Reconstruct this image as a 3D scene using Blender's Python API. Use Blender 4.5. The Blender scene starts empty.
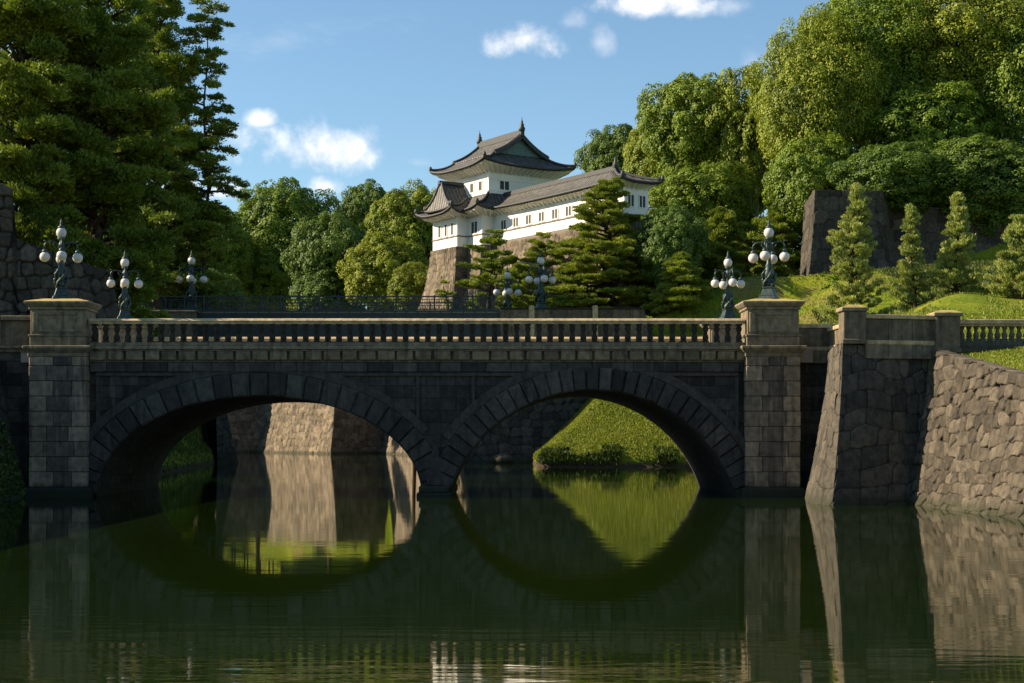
import bpy, math, random
import numpy as np
from mathutils import Vector

# ------------------------------------------------------------------ camera, world, sun, exposure
scene = bpy.context.scene
col = scene.collection
CAM_H, CAM_D, FPX = 3.05, 75.0, 1500.0
cam_d = bpy.data.cameras.new("camera")
cam = bpy.data.objects.new("camera", cam_d)
col.objects.link(cam)
cam.location = (0, -CAM_D, CAM_H)
cam.rotation_euler = (math.radians(90), 0, 0)
cam_d.sensor_width = 36.0
cam_d.lens = FPX / 1024 * 36.0
cam_d.shift_x = 20 / 1024
cam_d.shift_y = 94.5 / 1024
cam_d.clip_start = 0.5
cam_d.clip_end = 6000
scene.camera = cam

SUN_EL, SUN_AZ = math.radians(31), math.radians(86)      # azimuth measured from +Y towards -X
TO_SUN = Vector((-math.sin(SUN_AZ) * math.cos(SUN_EL), math.cos(SUN_AZ) * math.cos(SUN_EL), math.sin(SUN_EL)))
sun_d = bpy.data.lights.new("sun", 'SUN')
sun_d.energy = 5.0
sun_d.angle = math.radians(0.5)
sun_d.color = (1.0, 0.84, 0.62)
sun = bpy.data.objects.new("sun", sun_d)
col.objects.link(sun)
sun.location = (-60, 40, 80)
sun.rotation_euler = TO_SUN.to_track_quat('Z', 'Y').to_euler()

scene.view_settings.view_transform = 'Standard'
scene.view_settings.look = 'None'
scene.view_settings.exposure = 1.14
scene.view_settings.gamma = 1.0
scene.view_settings.use_curve_mapping = False
scene.cycles.max_bounces = 6
scene.cycles.diffuse_bounces = 2
scene.cycles.glossy_bounces = 3
scene.cycles.transmission_bounces = 4
scene.cycles.transparent_max_bounces = 8

def at(px, py, Y):
    s = (Y + CAM_D) / FPX
    return Vector(((px - 492) * s, Y, CAM_H - (py - 436) * s))

world = bpy.data.worlds.new("World")
scene.world = world
world.use_nodes = True
wt = world.node_tree
wt.nodes.clear()

class G:
    """tiny node-graph helper"""
    def __init__(self, tree): self.t = tree
    def n(self, typ, **kw):
        nd = self.t.nodes.new(typ)
        for k, v in kw.items(): setattr(nd, k, v)
        return nd
    def put(self, sock, v):
        if isinstance(v, bpy.types.NodeSocket): self.t.links.new(v, sock)
        elif v is not None:
            if sock.type == 'RGBA' and len(v) == 3: v = (*v, 1)
            sock.default_value = v
    def m(self, op, a, b=None, c=None, clamp=False):
        nd = self.n('ShaderNodeMath', operation=op, use_clamp=clamp)
        for s, v in zip(nd.inputs, (a, b, c)): self.put(s, v)
        return nd.outputs[0]
    def vm(self, op, a, b=None):
        nd = self.n('ShaderNodeVectorMath', operation=op)
        self.put(nd.inputs[0], a)
        if op == 'SCALE': self.put(nd.inputs['Scale'], b)
        elif b is not None: self.put(nd.inputs[1], b)
        return nd.outputs['Value'] if op in ('DOT_PRODUCT', 'LENGTH') else nd.outputs[0]
    def noise(self, vec, scale, detail=4, rough=0.55, dist=0.0, out='Fac'):
        nd = self.n('ShaderNodeTexNoise')
        self.put(nd.inputs['Vector'], vec); nd.inputs['Scale'].default_value = scale
        nd.inputs['Detail'].default_value = detail; nd.inputs['Roughness'].default_value = rough
        nd.inputs['Distortion'].default_value = dist
        return nd.outputs[out]
    def mix(self, fac, a, b, blend='MIX'):
        nd = self.n('ShaderNodeMix', data_type='RGBA', blend_type=blend)
        self.put(nd.inputs['Factor'], fac); self.put(nd.inputs['A'], a); self.put(nd.inputs['B'], b)
        return nd.outputs['Result']
    def mixf(self, fac, a, b):
        nd = self.n('ShaderNodeMix', data_type='FLOAT')
        self.put(nd.inputs['Factor'], fac); self.put(nd.inputs['A'], a); self.put(nd.inputs['B'], b)
        return nd.outputs['Result']
    def ramp(self, fac, lo, hi, a=0.0, b=1.0):
        nd = self.n('ShaderNodeMapRange', interpolation_type='SMOOTHSTEP')
        self.put(nd.inputs['Value'], fac)
        for k, v in (('From Min', lo), ('From Max', hi), ('To Min', a), ('To Max', b)): self.put(nd.inputs[k], v)
        return nd.outputs['Result']
    def mapping(self, vec, scale=(1, 1, 1), loc=(0, 0, 0)):
        nd = self.n('ShaderNodeMapping'); self.put(nd.inputs['Vector'], vec)
        nd.inputs['Scale'].default_value = scale; nd.inputs['Location'].default_value = loc
        return nd.outputs[0]
    def sep(self, vec):
        nd = self.n('ShaderNodeSeparateXYZ'); self.put(nd.inputs[0], vec); return nd.outputs
    def comb(self, x, y, z):
        nd = self.n('ShaderNodeCombineXYZ')
        for s, v in zip(nd.inputs, (x, y, z)): self.put(s, v)
        return nd.outputs[0]
    def bump(self, h, strength=0.5, dist=0.05, normal=None):
        nd = self.n('ShaderNodeBump'); nd.inputs['Strength'].default_value = strength
        nd.inputs['Distance'].default_value = dist; self.put(nd.inputs['Height'], h)
        if normal is not None: self.put(nd.inputs['Normal'], normal)
        return nd.outputs[0]

def build_world():
    g = G(wt)
    sky = g.n('ShaderNodeTexSky', sky_type='NISHITA')
    sky.sun_disc = False
    sky.sun_elevation = SUN_EL
    sky.sun_rotation = -SUN_AZ
    sky.altitude = 100
    sky.air_density = 1.0
    sky.dust_density = 0.3
    sky.ozone_density = 3.0
    d = g.vm('NORMALIZE', g.n('ShaderNodeTexCoord').outputs['Generated'])
    # fair-weather cumulus: (px, py, half width, half height, density) seen from the bridge
    clouds = [(336, 152, 74, 31, 1.0), (518, 40, 64, 25, 1.0), (650, 4, 74, 18, .95), (222, 194, 30, 14, 1.0),
              (324, 186, 20, 12, .9), (262, 119, 17, 10, .7), (572, 22, 20, 20, .45), (600, 40, 14, 18, .35),
              (420, 163, 40, 9, .3), (735, 6, 24, 14, .4), (755, 62, 18, 20, .25), (170, 190, 60, 20, .7)]
    n1 = g.noise(d, 21, 7, .58)
    n2 = g.noise(g.mapping(d, (1, 1, 1.6)), 9, 3, .5)
    mask = None
    for px, py, w, h, dens in clouds:
        c = (at(px, py, FPX - CAM_D) - Vector((0, -CAM_D, CAM_H))).normalized()
        r = c.cross(Vector((0, 0, 1))).normalized(); u = r.cross(c)
        a = g.m('DIVIDE', g.vm('DOT_PRODUCT', d, tuple(r)), w / FPX)
        b = g.m('DIVIDE', g.vm('DOT_PRODUCT', d, tuple(u)), h / FPX)
        # flatter below than above
        b = g.m('MULTIPLY', b, g.mixf(g.m('LESS_THAN', b, 0.0), 1.0, 1.35))
        f = g.m('ADD', g.m('MULTIPLY', a, a), g.m('MULTIPLY', b, b))
        front = g.m('GREATER_THAN', g.vm('DOT_PRODUCT', d, tuple(c)), 0.0)
        f = g.m('SUBTRACT', g.m('ADD', 1.05, g.m('MULTIPLY', g.m('SUBTRACT', n1, 0.5), 3.6)), g.m('SQRT', f))
        f = g.m('MULTIPLY', g.m('MULTIPLY', g.ramp(f, -.05, 1.05), dens), front)
        mask = f if mask is None else g.m('MAXIMUM', mask, f)
    # thin scattered haze of cloud elsewhere in the sky
    wisps = g.m('MULTIPLY', g.ramp(g.noise(g.mapping(d, (1, 1, 2.5)), 7, 8, .62), .60, .85), 0.22)
    mask = g.m('MAXIMUM', mask, wisps)
    shade = g.ramp(n1, 0.35, 0.62)
    ccol = g.mix(shade, (3.9, 4.2, 4.7), (6.4, 6.2, 6.0))
    ccol = g.mix(1.0, ccol, (CLOUD, CLOUD, CLOUD), 'MULTIPLY')
    skyc = g.mix(1.0, sky.outputs[0], SKYTINT, 'MULTIPLY')
    out = g.mix(g.m('MULTIPLY', mask, .93), skyc, ccol)
    bg = g.n('ShaderNodeBackground')
    g.put(bg.inputs['Color'], out)
    bg.inputs['Strength'].default_value = 0.1
    g.put(g.n('ShaderNodeOutputWorld').inputs['Surface'], bg.outputs[0])
CLOUD = 1.0
SKYTINT = (0.73, 0.79, 0.755)
build_world()

# ------------------------------------------------------------------ mesh helpers
class MB:
    """collects shapes, links them as one mesh object"""
    def __init__(self): self.v, self.f, self.tone, self.cur = [], [], [], 0.5
    def add(self, vs, fs, tone=None):
        b = len(self.v)
        self.v.extend([tuple(p) for p in vs])
        self.tone.extend([self.cur if tone is None else tone] * len(vs))
        self.f.extend([tuple(i + b for i in f) for f in fs])
        return self
    def box(self, x0, x1, y0, y1, z0, z1, tone=None):
        vs = [(x, y, z) for z in (z0, z1) for x, y in ((x0, y0), (x1, y0), (x1, y1), (x0, y1))]
        return self.add(vs, [(3, 2, 1, 0), (4, 5, 6, 7), (0, 1, 5, 4), (1, 2, 6, 5), (2, 3, 7, 6), (3, 0, 4, 7)], tone)
    def frustum(self, x0, x1, y0, y1, z0, X0, X1, Y0, Y1, z1, tone=None):
        vs = [(x0, y0, z0), (x1, y0, z0), (x1, y1, z0), (x0, y1, z0), (X0, Y0, z1), (X1, Y0, z1), (X1, Y1, z1), (X0, Y1, z1)]
        return self.add(vs, [(3, 2, 1, 0), (4, 5, 6, 7), (0, 1, 5, 4), (1, 2, 6, 5), (2, 3, 7, 6), (3, 0, 4, 7)], tone)
    def bar(self, p, q, w, h, tone=None):
        """box beam between two points, w wide, h high"""
        p, q = Vector(p), Vector(q); d = (q - p).normalized()
        s = d.cross(Vector((0, 0, 1)))
        s = s.normalized() if s.length > 1e-4 else Vector((1, 0, 0))
        u = s.cross(d)
        vs = [c + s * a * w / 2 + u * b * h / 2 for c in (p, q) for a, b in ((-1, -1), (1, -1), (1, 1), (-1, 1))]
        return self.add(vs, [(0, 1, 2, 3), (7, 6, 5, 4), (0, 4, 5, 1), (1, 5, 6, 2), (2, 6, 7, 3), (3, 7, 4, 0)], tone)
    def lathe(self, prof, c=(0, 0, 0), n=12, tone=None):
        vs, fs = [], []
        for r, z in prof:
            for k in range(n):
                a = 2 * math.pi * (k + .5) / n
                vs.append((c[0] + r * math.cos(a), c[1] + r * math.sin(a), c[2] + z))
        for i in range(len(prof) - 1):
            for k in range(n):
                k2 = (k + 1) % n
                fs.append((i * n + k, i * n + k2, (i + 1) * n + k2, (i + 1) * n + k))
        fs.append(tuple(range(n - 1, -1, -1))); fs.append(tuple((len(prof) - 1) * n + k for k in range(n)))
        return self.add(vs, fs, tone)
    def tube(self, pts, radii, n=7, tone=None):
        pts = [Vector(p) for p in pts]
        vs, fs = [], []
        ref = Vector((0.31, 0.95, 0.05))
        for i, p in enumerate(pts):
            d = (pts[min(i + 1, len(pts) - 1)] - pts[max(i - 1, 0)]).normalized()
            s = d.cross(ref)
            if s.length < .1: s = d.cross(Vector((1, 0, 0)))
            s.normalize(); u = d.cross(s)
            for k in range(n):
                a = 2 * math.pi * k / n
                vs.append(p + (s * math.cos(a) + u * math.sin(a)) * radii[i])
        for i in range(len(pts) - 1):
            for k in range(n):
                k2 = (k + 1) % n
                fs.append((i * n + k, i * n + k2, (i + 1) * n + k2, (i + 1) * n + k))
        fs.append(tuple(range(n - 1, -1, -1))); fs.append(tuple((len(pts) - 1) * n + k for k in range(n)))
        return self.add(vs, fs, tone)
    def ball(self, c, r, n=12, rz=None):
        m = n // 2; rz = rz or r
        return self.lathe([(r * max(.03, math.sin(math.pi * i / m)), -rz * math.cos(math.pi * i / m)) for i in range(m + 1)], c, n)
    def grid(self, P, tone=None, flip=False):
        """P: rows of points"""
        r, c = len(P), len(P[0])
        fs = []
        for i in range(r - 1):
            for j in range(c - 1):
                q = (i * c + j, i * c + j + 1, (i + 1) * c + j + 1, (i + 1) * c + j)
                fs.append(q[::-1] if flip else q)
        return self.add([p for row in P for p in row], fs, tone)
    def build(self, name, mat, parent=None, origin=(0, 0, 0), smooth=False, bevel=0.0, bseg=1):
        me = bpy.data.meshes.new(name)
        o_ = Vector(origin)
        me.from_pydata([tuple(Vector(p) - o_) for p in self.v], [], self.f)
        a = me.attributes.new("tone", 'FLOAT', 'POINT')
        a.data.foreach_set("value", np.array(self.tone, np.float32))
        me.materials.append(mat)
        if smooth: me.shade_smooth()
        ob = bpy.data.objects.new(name, me)
        col.objects.link(ob)
        if parent is not None: ob.parent = parent
        elif any(origin): ob.location = origin
        if bevel:
            b = ob.modifiers.new("edge", 'BEVEL'); b.width = bevel; b.segments = bseg; b.limit_method = 'ANGLE'
            b.angle_limit = math.radians(40)
        return ob

def np_mesh(name, V, F, mat, parent=None, attrs=None, smooth=False, origin=(0, 0, 0)):
    """V (N,3), F (M,4) numpy -> object"""
    V = np.asarray(V, np.float32) - np.asarray(origin, np.float32)
    F = np.asarray(F, np.int32)
    me = bpy.data.meshes.new(name)
    me.vertices.add(len(V)); me.vertices.foreach_set("co", V.ravel())
    k = F.shape[1]
    me.loops.add(F.size); me.loops.foreach_set("vertex_index", F.ravel())
    me.polygons.add(len(F))
    me.polygons.foreach_set("loop_start", np.arange(0, F.size, k, dtype=np.int32))
    me.update(calc_edges=True)
    for n, arr in (attrs or {}).items():
        a = me.attributes.new(n, 'FLOAT', 'POINT'); a.data.foreach_set("value", np.asarray(arr, np.float32))
    if smooth: me.shade_smooth()
    me.materials.append(mat)
    ob = bpy.data.objects.new(name, me); col.objects.link(ob)
    if parent is not None: ob.parent = parent
    elif any(origin): ob.location = origin
    return ob

def tag(o, label=None, cat=None, group=None, kind=None):
    for k, v in (('label', label), ('category', cat), ('group', group), ('kind', kind)):
        if v: o[k] = v
    return o
def empty(name, loc, label=None, cat=None, group=None):
    o = bpy.data.objects.new(name, None); o.empty_display_size = .5
    col.objects.link(o); o.location = loc
    return tag(o, label, cat, group)
def copy_tree(o, parent=None):
    c = o.copy(); col.objects.link(c)
    if parent is not None: c.parent = parent
    for ch in list(o.children): copy_tree(ch, c)
    return c

# ------------------------------------------------------------------ materials
def new_mat(name):
    m = bpy.data.materials.new(name); m.use_nodes = True
    m.node_tree.nodes.clear()
    g = G(m.node_tree)
    out = g.n('ShaderNodeOutputMaterial')
    return m, g, out
def pbsdf(g, out, color, rough=0.8, normal=None, spec=0.3, metal=0.0):
    b = g.n('ShaderNodeBsdfPrincipled')
    g.put(b.inputs['Base Color'], color); g.put(b.inputs['Roughness'], rough)
    b.inputs['Specular IOR Level'].default_value = spec
    b.inputs['Metallic'].default_value = metal
    if normal is not None: g.put(b.inputs['Normal'], normal)
    if out is not None: g.put(out.inputs['Surface'], b.outputs[0])
    return b
def wpos(g): return g.n('ShaderNodeNewGeometry').outputs['Position']
def attr(g, name): return g.n('ShaderNodeAttribute', attribute_name=name).outputs['Fac']

def mat_rubble(name, lo, hi, joint, moss=0.0, mosscol=(.045, .07, .012), fine=3.0):
    m, g, out = new_mat(name)
    p = wpos(g); t = attr(g, 'tone'); gap = attr(g, 'gap')
    c = g.mix(t, lo, hi)
    n = g.noise(p, fine, 8, .65)
    c = g.mix(1.0, c, g.mix(g.ramp(n, .3, .7), (.55, .56, .58), (1.25, 1.2, 1.12)), 'MULTIPLY')
    st = g.noise(g.mapping(p, (1.6, 1.6, .18)), 1.3, 4, .6)          # rain streaks down the face
    c = g.mix(g.ramp(st, .52, .72, 0, .55), c, tuple(x * .45 for x in lo))
    lich = g.noise(p, 9, 4, .6)
    c = g.mix(g.ramp(lich, .62, .72, 0, .35), c, tuple(min(1, x * 1.5) for x in hi))
    c = g.mix(g.m('MULTIPLY', g.ramp(gap, 0.0, 0.55, 1, 0), .8), c, joint)
    if moss:
        mn = g.noise(p, .55, 5, .6)
        c = g.mix(g.m('MULTIPLY', g.ramp(mn, .62 - moss * .35, .78 - moss * .3), .85), c, mosscol)
    # damp band with algae just above the water
    z = g.sep(p)[2]
    c = g.mix(g.ramp(g.m('ADD', z, g.m('MULTIPLY', n, .35)), .35, .75, .75, 0), c, (.035, .036, .02))
    nm = g.bump(g.noise(p, 7, 9, .7), .55, .06)
    pbsdf(g, out, c, .9, nm, .2)
    return m

def mat_ashlar(name, lo, hi, joint=(.02, .02, .02), bw=1.1, bh=.5, stain=.6, axis=True, jw=.012, bump=.6):
    """dressed masonry laid in courses"""
    m, g, out = new_mat(name)
    p = wpos(g); x, y, z = g.sep(p)
    v = g.comb(g.m('ADD', x, g.m('MULTIPLY', y, .93)), z, 0.0)
    br = g.n('ShaderNodeTexBrick')
    g.put(br.inputs['Vector'], v)
    br.inputs['Color1'].default_value = (0, 0, 0, 1); br.inputs['Color2'].default_value = (1, 1, 1, 1)
    br.inputs['Mortar'].default_value = (.5, .5, .5, 1)
    br.inputs['Scale'].default_value = 1.0; br.inputs['Mortar Size'].default_value = jw
    br.inputs['Mortar Smooth'].default_value = .3
    br.inputs['Brick Width'].default_value = bw; br.inputs['Row Height'].default_value = bh
    br.inputs['Bias'].default_value = 0.0
    t = g.m('MULTIPLY', br.outputs['Color'], 1.0)
    n = g.noise(p, 2.3, 8, .65)
    c = g.mix(t, lo, hi)
    c = g.mix(1.0, c, g.mix(g.ramp(n, .3, .7), (.5, .52, .55), (1.3, 1.25, 1.2)), 'MULTIPLY')
    st = g.noise(g.mapping(p, (1.3, 1.3, .12)), 1.1, 5, .62)
    c = g.mix(g.ramp(st, .48, .68, 0, stain), c, tuple(q * .35 for q in lo))
    st2 = g.noise(g.mapping(p, (2.2, 2.2, .16), (7, 3, 1)), 1.5, 5, .62)
    c = g.mix(g.ramp(st2, .56, .72, 0, .6), c, tuple(min(1, q * 2.0) for q in hi))
    c = g.mix(br.outputs['Fac'], c, joint)
    c = g.mix(g.ramp(g.m('ADD', z, g.m('MULTIPLY', n, .5)), .4, 1.0, .8, 0), c, (.02, .025, .015))
    nm = g.bump(g.m('ADD', g.m('MULTIPLY', br.outputs['Fac'], -1.0), g.m('MULTIPLY', g.noise(p, 9, 8, .7), .6)), bump, .05)
    pbsdf(g, out, c, .85, nm, .25)
    return m

def mat_block(name, lo, hi, stain=.5, rough=.85, lichen=None, sunlit_top=None):
    """cut stone whose blocks are modelled: tone comes per block"""
    m, g, out = new_mat(name)
    p = wpos(g); t = attr(g, 'tone')
    c = g.mix(t, lo, hi)
    n = g.noise(p, 3.1, 8, .65)
    c = g.mix(1.0, c, g.mix(g.ramp(n, .3, .7), (.6, .6, .62), (1.25, 1.22, 1.15)), 'MULTIPLY')
    st = g.noise(g.mapping(p, (2.1, 2.1, .2)), 1.4, 5, .6)
    c = g.mix(g.ramp(st, .5, .68, 0, stain), c, tuple(q * .3 for q in lo))
    st2 = g.noise(g.mapping(p, (2.6, 2.6, .22), (5, 2, 8)), 1.7, 5, .62)
    c = g.mix(g.ramp(st2, .57, .74, 0, .5), c, tuple(min(1, q * 1.6) for q in hi))
    if lichen:
        c = g.mix(g.ramp(g.noise(p, 5, 6, .7), .55, .68, 0, .6), c, lichen)
    if sunlit_top:
        nz = g.sep(g.n('ShaderNodeNewGeometry').outputs['Normal'])[2]
        c = g.mix(g.m('MULTIPLY', g.ramp(nz, .3, .8), g.ramp(n, .25, .55)), c, sunlit_top)  # warm sunlight painted into the colour of upward faces
    z = g.sep(p)[2]
    c = g.mix(g.ramp(g.m('ADD', z, g.m('MULTIPLY', n, .7)), .55, 1.25, .85, 0), c, (.020, .024, .012))
    nm = g.bump(g.noise(p, 11, 8, .7), .45, .03)
    pbsdf(g, out, c, rough, nm, .25)
    return m

def mat_plain(name, color, rough=.6, spec=.4, metal=0, var=.25, scale=4, bump=.15):
    m, g, out = new_mat(name)
    p = g.n('ShaderNodeTexCoord').outputs['Object']
    n = g.noise(p, scale, 6, .6)
    c = g.mix(g.ramp(n, .3, .7), tuple(x * (1 - var) for x in color), tuple(min(1, x * (1 + var)) for x in color))
    pbsdf(g, out, c, rough, g.bump(n, bump, .02), spec, metal)
    return m

def mat_leaf(name, dark, light, trans=.26, shade_var=.5, hue=None):
    m, g, out = new_mat(name)
    t = attr(g, 'tone')
    oi = g.n('ShaderNodeObjectInfo').outputs['Random']
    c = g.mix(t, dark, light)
    c = g.mix(1.0, c, g.mix(oi, (.86, .92, .9), (1.12, 1.06, 1.0)), 'MULTIPLY')
    n = g.noise(wpos(g), .35, 3, .5)
    c = g.mix(g.ramp(n, .35, .65, 0, .5), c, hue or light)
    b = pbsdf(g, None, c, .55, None, .25)
    tr = g.n('ShaderNodeBsdfTranslucent')
    g.put(tr.inputs['Color'], g.mix(1.0, c, (1.25, 1.2, .5), 'MULTIPLY'))
    mx = g.n('ShaderNodeMixShader'); mx.inputs[0].default_value = trans
    g.put(mx.inputs[1], b.outputs[0]); g.put(mx.inputs[2], tr.outputs[0])
    g.put(out.inputs['Surface'], mx.outputs[0])
    return m

def mat_ground():
    m, g, out = new_mat("ground_grass")
    p = wpos(g); x, y, z = g.sep(p)
    n = g.noise(p, .22, 6, .6); f = g.noise(p, 2.6, 8, .7)
    c = g.mix(g.ramp(n, .35, .65), (.12, .17, .012), (.19, .215, .018))
    c = g.mix(1.0, c, g.mix(g.ramp(f, .3, .7), (.55, .6, .5), (1.3, 1.25, 1.2)), 'MULTIPLY')
    dry = g.noise(g.mapping(p, loc=(11, 5, 0)), .13, 5, .65)
    c = g.mix(g.ramp(dry, .50, .62, 0, .75), c, (.19, .14, .055))
    soil = g.ramp(g.m('ADD', z, g.m('MULTIPLY', f, .8)), .6, 1.1, 1, 0)
    c = g.mix(soil, c, (.06, .045, .028))
    nm = g.bump(g.m('ADD', f, g.m('MULTIPLY', g.noise(p, 11, 6, .7), .5)), .9, .18)
    pbsdf(g, out, c, .95, nm, .1)
    return m

def mat_water():
    m, g, out = new_mat("moat_water")
    p = wpos(g); x, y, z = g.sep(p)
    # long low ripples, livelier towards the near bank
    near = g.ramp(y, -40.0, -56.0)
    r1 = g.noise(g.mapping(p, (.32, 1.35, 1)), 2.0, 3, .5)
    r2 = g.noise(g.mapping(p, (.5, 1.7, 1), (3, 7, 0)), .42, 2, .5)
    patch = g.ramp(g.noise(g.mapping(p, (.6, 1.6, 1), (1, 2, 0)), .07, 2, .5), .42, .62)
    amp = g.m('ADD', g.m('ADD', .025, g.m('MULTIPLY', patch, .05)), g.m('MULTIPLY', near, .07))
    h = g.m('MULTIPLY', g.m('ADD', g.m('MULTIPLY', r1, .5), r2), amp)
    nm = g.bump(h, 1.0, .055)
    b = pbsdf(g, out, g.mix(g.noise(p, .05, 2), (.0055, .0120, .0010), (.008, .0165, .0013)), .03, nm, .5)
    b.inputs['IOR'].default_value = 1.5
    return m

def mat_tile(name, lo, hi):
    """roof tiles: rounded cover tiles run down the slope (tile coordinate is carried by the mesh)"""
    m, g, out = new_mat(name)
    u = attr(g, 'along'); v = attr(g, 'down')
    w = g.m('ABSOLUTE', g.m('SINE', g.m('MULTIPLY', u, math.pi / .62)))
    row = g.m('FRACT', g.m('DIVIDE', v, .45))
    h = g.m('ADD', w, g.m('MULTIPLY', row, -.25))
    n = g.noise(wpos(g), 1.6, 5, .6)
    c = g.mix(g.ramp(n, .3, .7), lo, hi)
    c = g.mix(g.ramp(w, .05, .4, .55, 0), c, tuple(q * .45 for q in lo))
    pbsdf(g, out, c, .55, g.bump(h, .9, .16), .4)
    return m

M = {}
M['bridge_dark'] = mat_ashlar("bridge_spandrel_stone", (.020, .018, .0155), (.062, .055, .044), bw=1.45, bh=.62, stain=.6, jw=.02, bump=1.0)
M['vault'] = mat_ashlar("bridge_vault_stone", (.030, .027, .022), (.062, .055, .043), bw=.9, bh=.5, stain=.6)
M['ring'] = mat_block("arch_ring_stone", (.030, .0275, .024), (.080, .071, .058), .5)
M['trim'] = mat_block("bridge_trim_stone", (.105, .086, .055), (.23, .185, .115), .6)
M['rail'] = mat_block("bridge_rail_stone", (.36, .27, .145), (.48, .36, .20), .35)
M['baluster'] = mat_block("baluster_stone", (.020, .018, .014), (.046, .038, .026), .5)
M['pier'] = mat_block("pier_block_stone", (.052, .047, .041), (.28, .215, .145), .5)
M['cap'] = mat_block("pier_cap_stone", (.15, .125, .085), (.23, .195, .13), .45, sunlit_top=(.40, .29, .085))
M['panel'] = mat_block("parapet_stone", (.085, .070, .046), (.17, .135, .088), .65)
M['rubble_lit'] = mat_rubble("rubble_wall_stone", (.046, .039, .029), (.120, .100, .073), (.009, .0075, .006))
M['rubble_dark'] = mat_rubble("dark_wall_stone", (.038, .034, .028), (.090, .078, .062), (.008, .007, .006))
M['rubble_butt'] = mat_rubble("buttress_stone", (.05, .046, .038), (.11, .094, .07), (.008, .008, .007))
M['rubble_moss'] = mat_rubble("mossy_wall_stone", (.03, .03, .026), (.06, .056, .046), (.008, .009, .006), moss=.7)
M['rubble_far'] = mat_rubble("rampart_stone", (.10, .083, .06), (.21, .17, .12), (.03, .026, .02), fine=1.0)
M['plaster'] = mat_plain("white_plaster", (.80, .77, .70), .8, .2, var=.06, scale=.5)
M['timber'] = mat_plain("weathered_timber", (.16, .13, .10), .8)
M['grille'] = mat_plain("window_grille_dark", (.045, .045, .045), .7)
M['copper'] = mat_plain("verdigris_copper", (.10, .17, .165), .6, var=.3)
M['tile'] = mat_tile("roof_tile", (.066, .062, .055), (.135, .125, .105))
M['ridge'] = mat_plain("ridge_tile", (.045, .045, .044), .6, var=.3)
M['bronze'] = mat_plain("green_bronze", (.026, .046, .042), .5, .5, .35, var=.45, scale=7)
M['globe'] = mat_plain("opal_glass", (.54, .50, .46), .25, .5, var=.04, bump=0)
M['iron'] = mat_plain("dark_green_iron", (.022, .034, .034), .5, .5, .2, var=.3)
M['bark'] = mat_plain("tree_bark", (.055, .040, .028), .95, .1, var=.5, scale=3, bump=.8)
M['asphalt'] = mat_plain("paved_deck", (.20, .18, .15), .9, .2, var=.2, scale=1)
M['ground'] = mat_ground()
M['water'] = mat_water()
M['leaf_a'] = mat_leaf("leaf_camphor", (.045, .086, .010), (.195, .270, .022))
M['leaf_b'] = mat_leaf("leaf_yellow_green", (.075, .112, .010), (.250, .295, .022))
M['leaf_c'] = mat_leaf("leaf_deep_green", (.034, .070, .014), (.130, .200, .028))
M['needle_dark'] = mat_leaf("needle_dark", (.042, .080, .016), (.20, .26, .034), .25)
M['needle'] = mat_leaf("needle_pine", (.075, .115, .018), (.25, .30, .040), .25)
M['needle_pale'] = mat_leaf("needle_young_pine", (.115, .165, .045), (.34, .38, .105), .25)
M['grassblade'] = mat_leaf("grass_blade", (.085, .130, .014), (.225, .250, .026), .3)
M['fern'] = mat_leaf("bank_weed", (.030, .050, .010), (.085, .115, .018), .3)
# ------------------------------------------------------------------ terrain and water
# outline of the moat; every edge: (x, y, kind, a): kind 'w' walled bank set back a metres, 'n' natural bank of slope a
MOAT = [(-23.0, -73, 'w', 1.8), (-23.0, .6, 'w', .3), (-20.3, .6, 'w', .3), (-20.3, 15, 'n', .9), (-25, 34, 'n', .95),
        (-31, 95, 'w', 2.4), (-28.6, 95, 'w', 2.4), (-36, 110, 'n', .8), (-39, 154, 'n', .7), (-54, 200, 'w', 3.2),
        (-43.5, 202.4, 'w', 3.2), (-27.5, 180, 'w', 3.2), (-19.5, 186, 'w', 3.2), (-10, 150, 'w', 3.2), (-3.5, 100, 'w', 2.2),
        (-1.9, 95, 'w', 2.2), (4.3, 95, 'n', .88), (4.3, 72, 'n', .60), (20.2, 72, 'n', .72), (13.2, 15, 'w', .3),
        (12.9, .6, 'w', .3), (15.5, .6, 'w', 1.4), (14.2, -7.2, 'w', 1.4), (14.8, -9.4, 'w', 1.4), (18.6, -8.2, 'w', 1.4),
        (19.3, -20.5, 'w', 1.4), (19.6, -73, 'n', .5)]

def sstep(x, a, b):
    t = np.clip((x - a) / (b - a), 0, 1); return t * t * (3 - 2 * t)

def vnoise(x, y, s, seed=0):
    """smooth value noise in numpy"""
    rs = np.random.RandomState(seed); T = rs.rand(64, 64)
    u, v = x / s, y / s
    i, j = np.floor(u).astype(int), np.floor(v).astype(int)
    fu, fv = u - i, v - j
    fu, fv = fu * fu * (3 - 2 * fu), fv * fv * (3 - 2 * fv)
    g_ = lambda a, b: T[a % 64, b % 64]
    return (g_(i, j) * (1 - fu) + g_(i + 1, j) * fu) * (1 - fv) + (g_(i, j + 1) * (1 - fu) + g_(i + 1, j + 1) * fu) * fv

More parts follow.
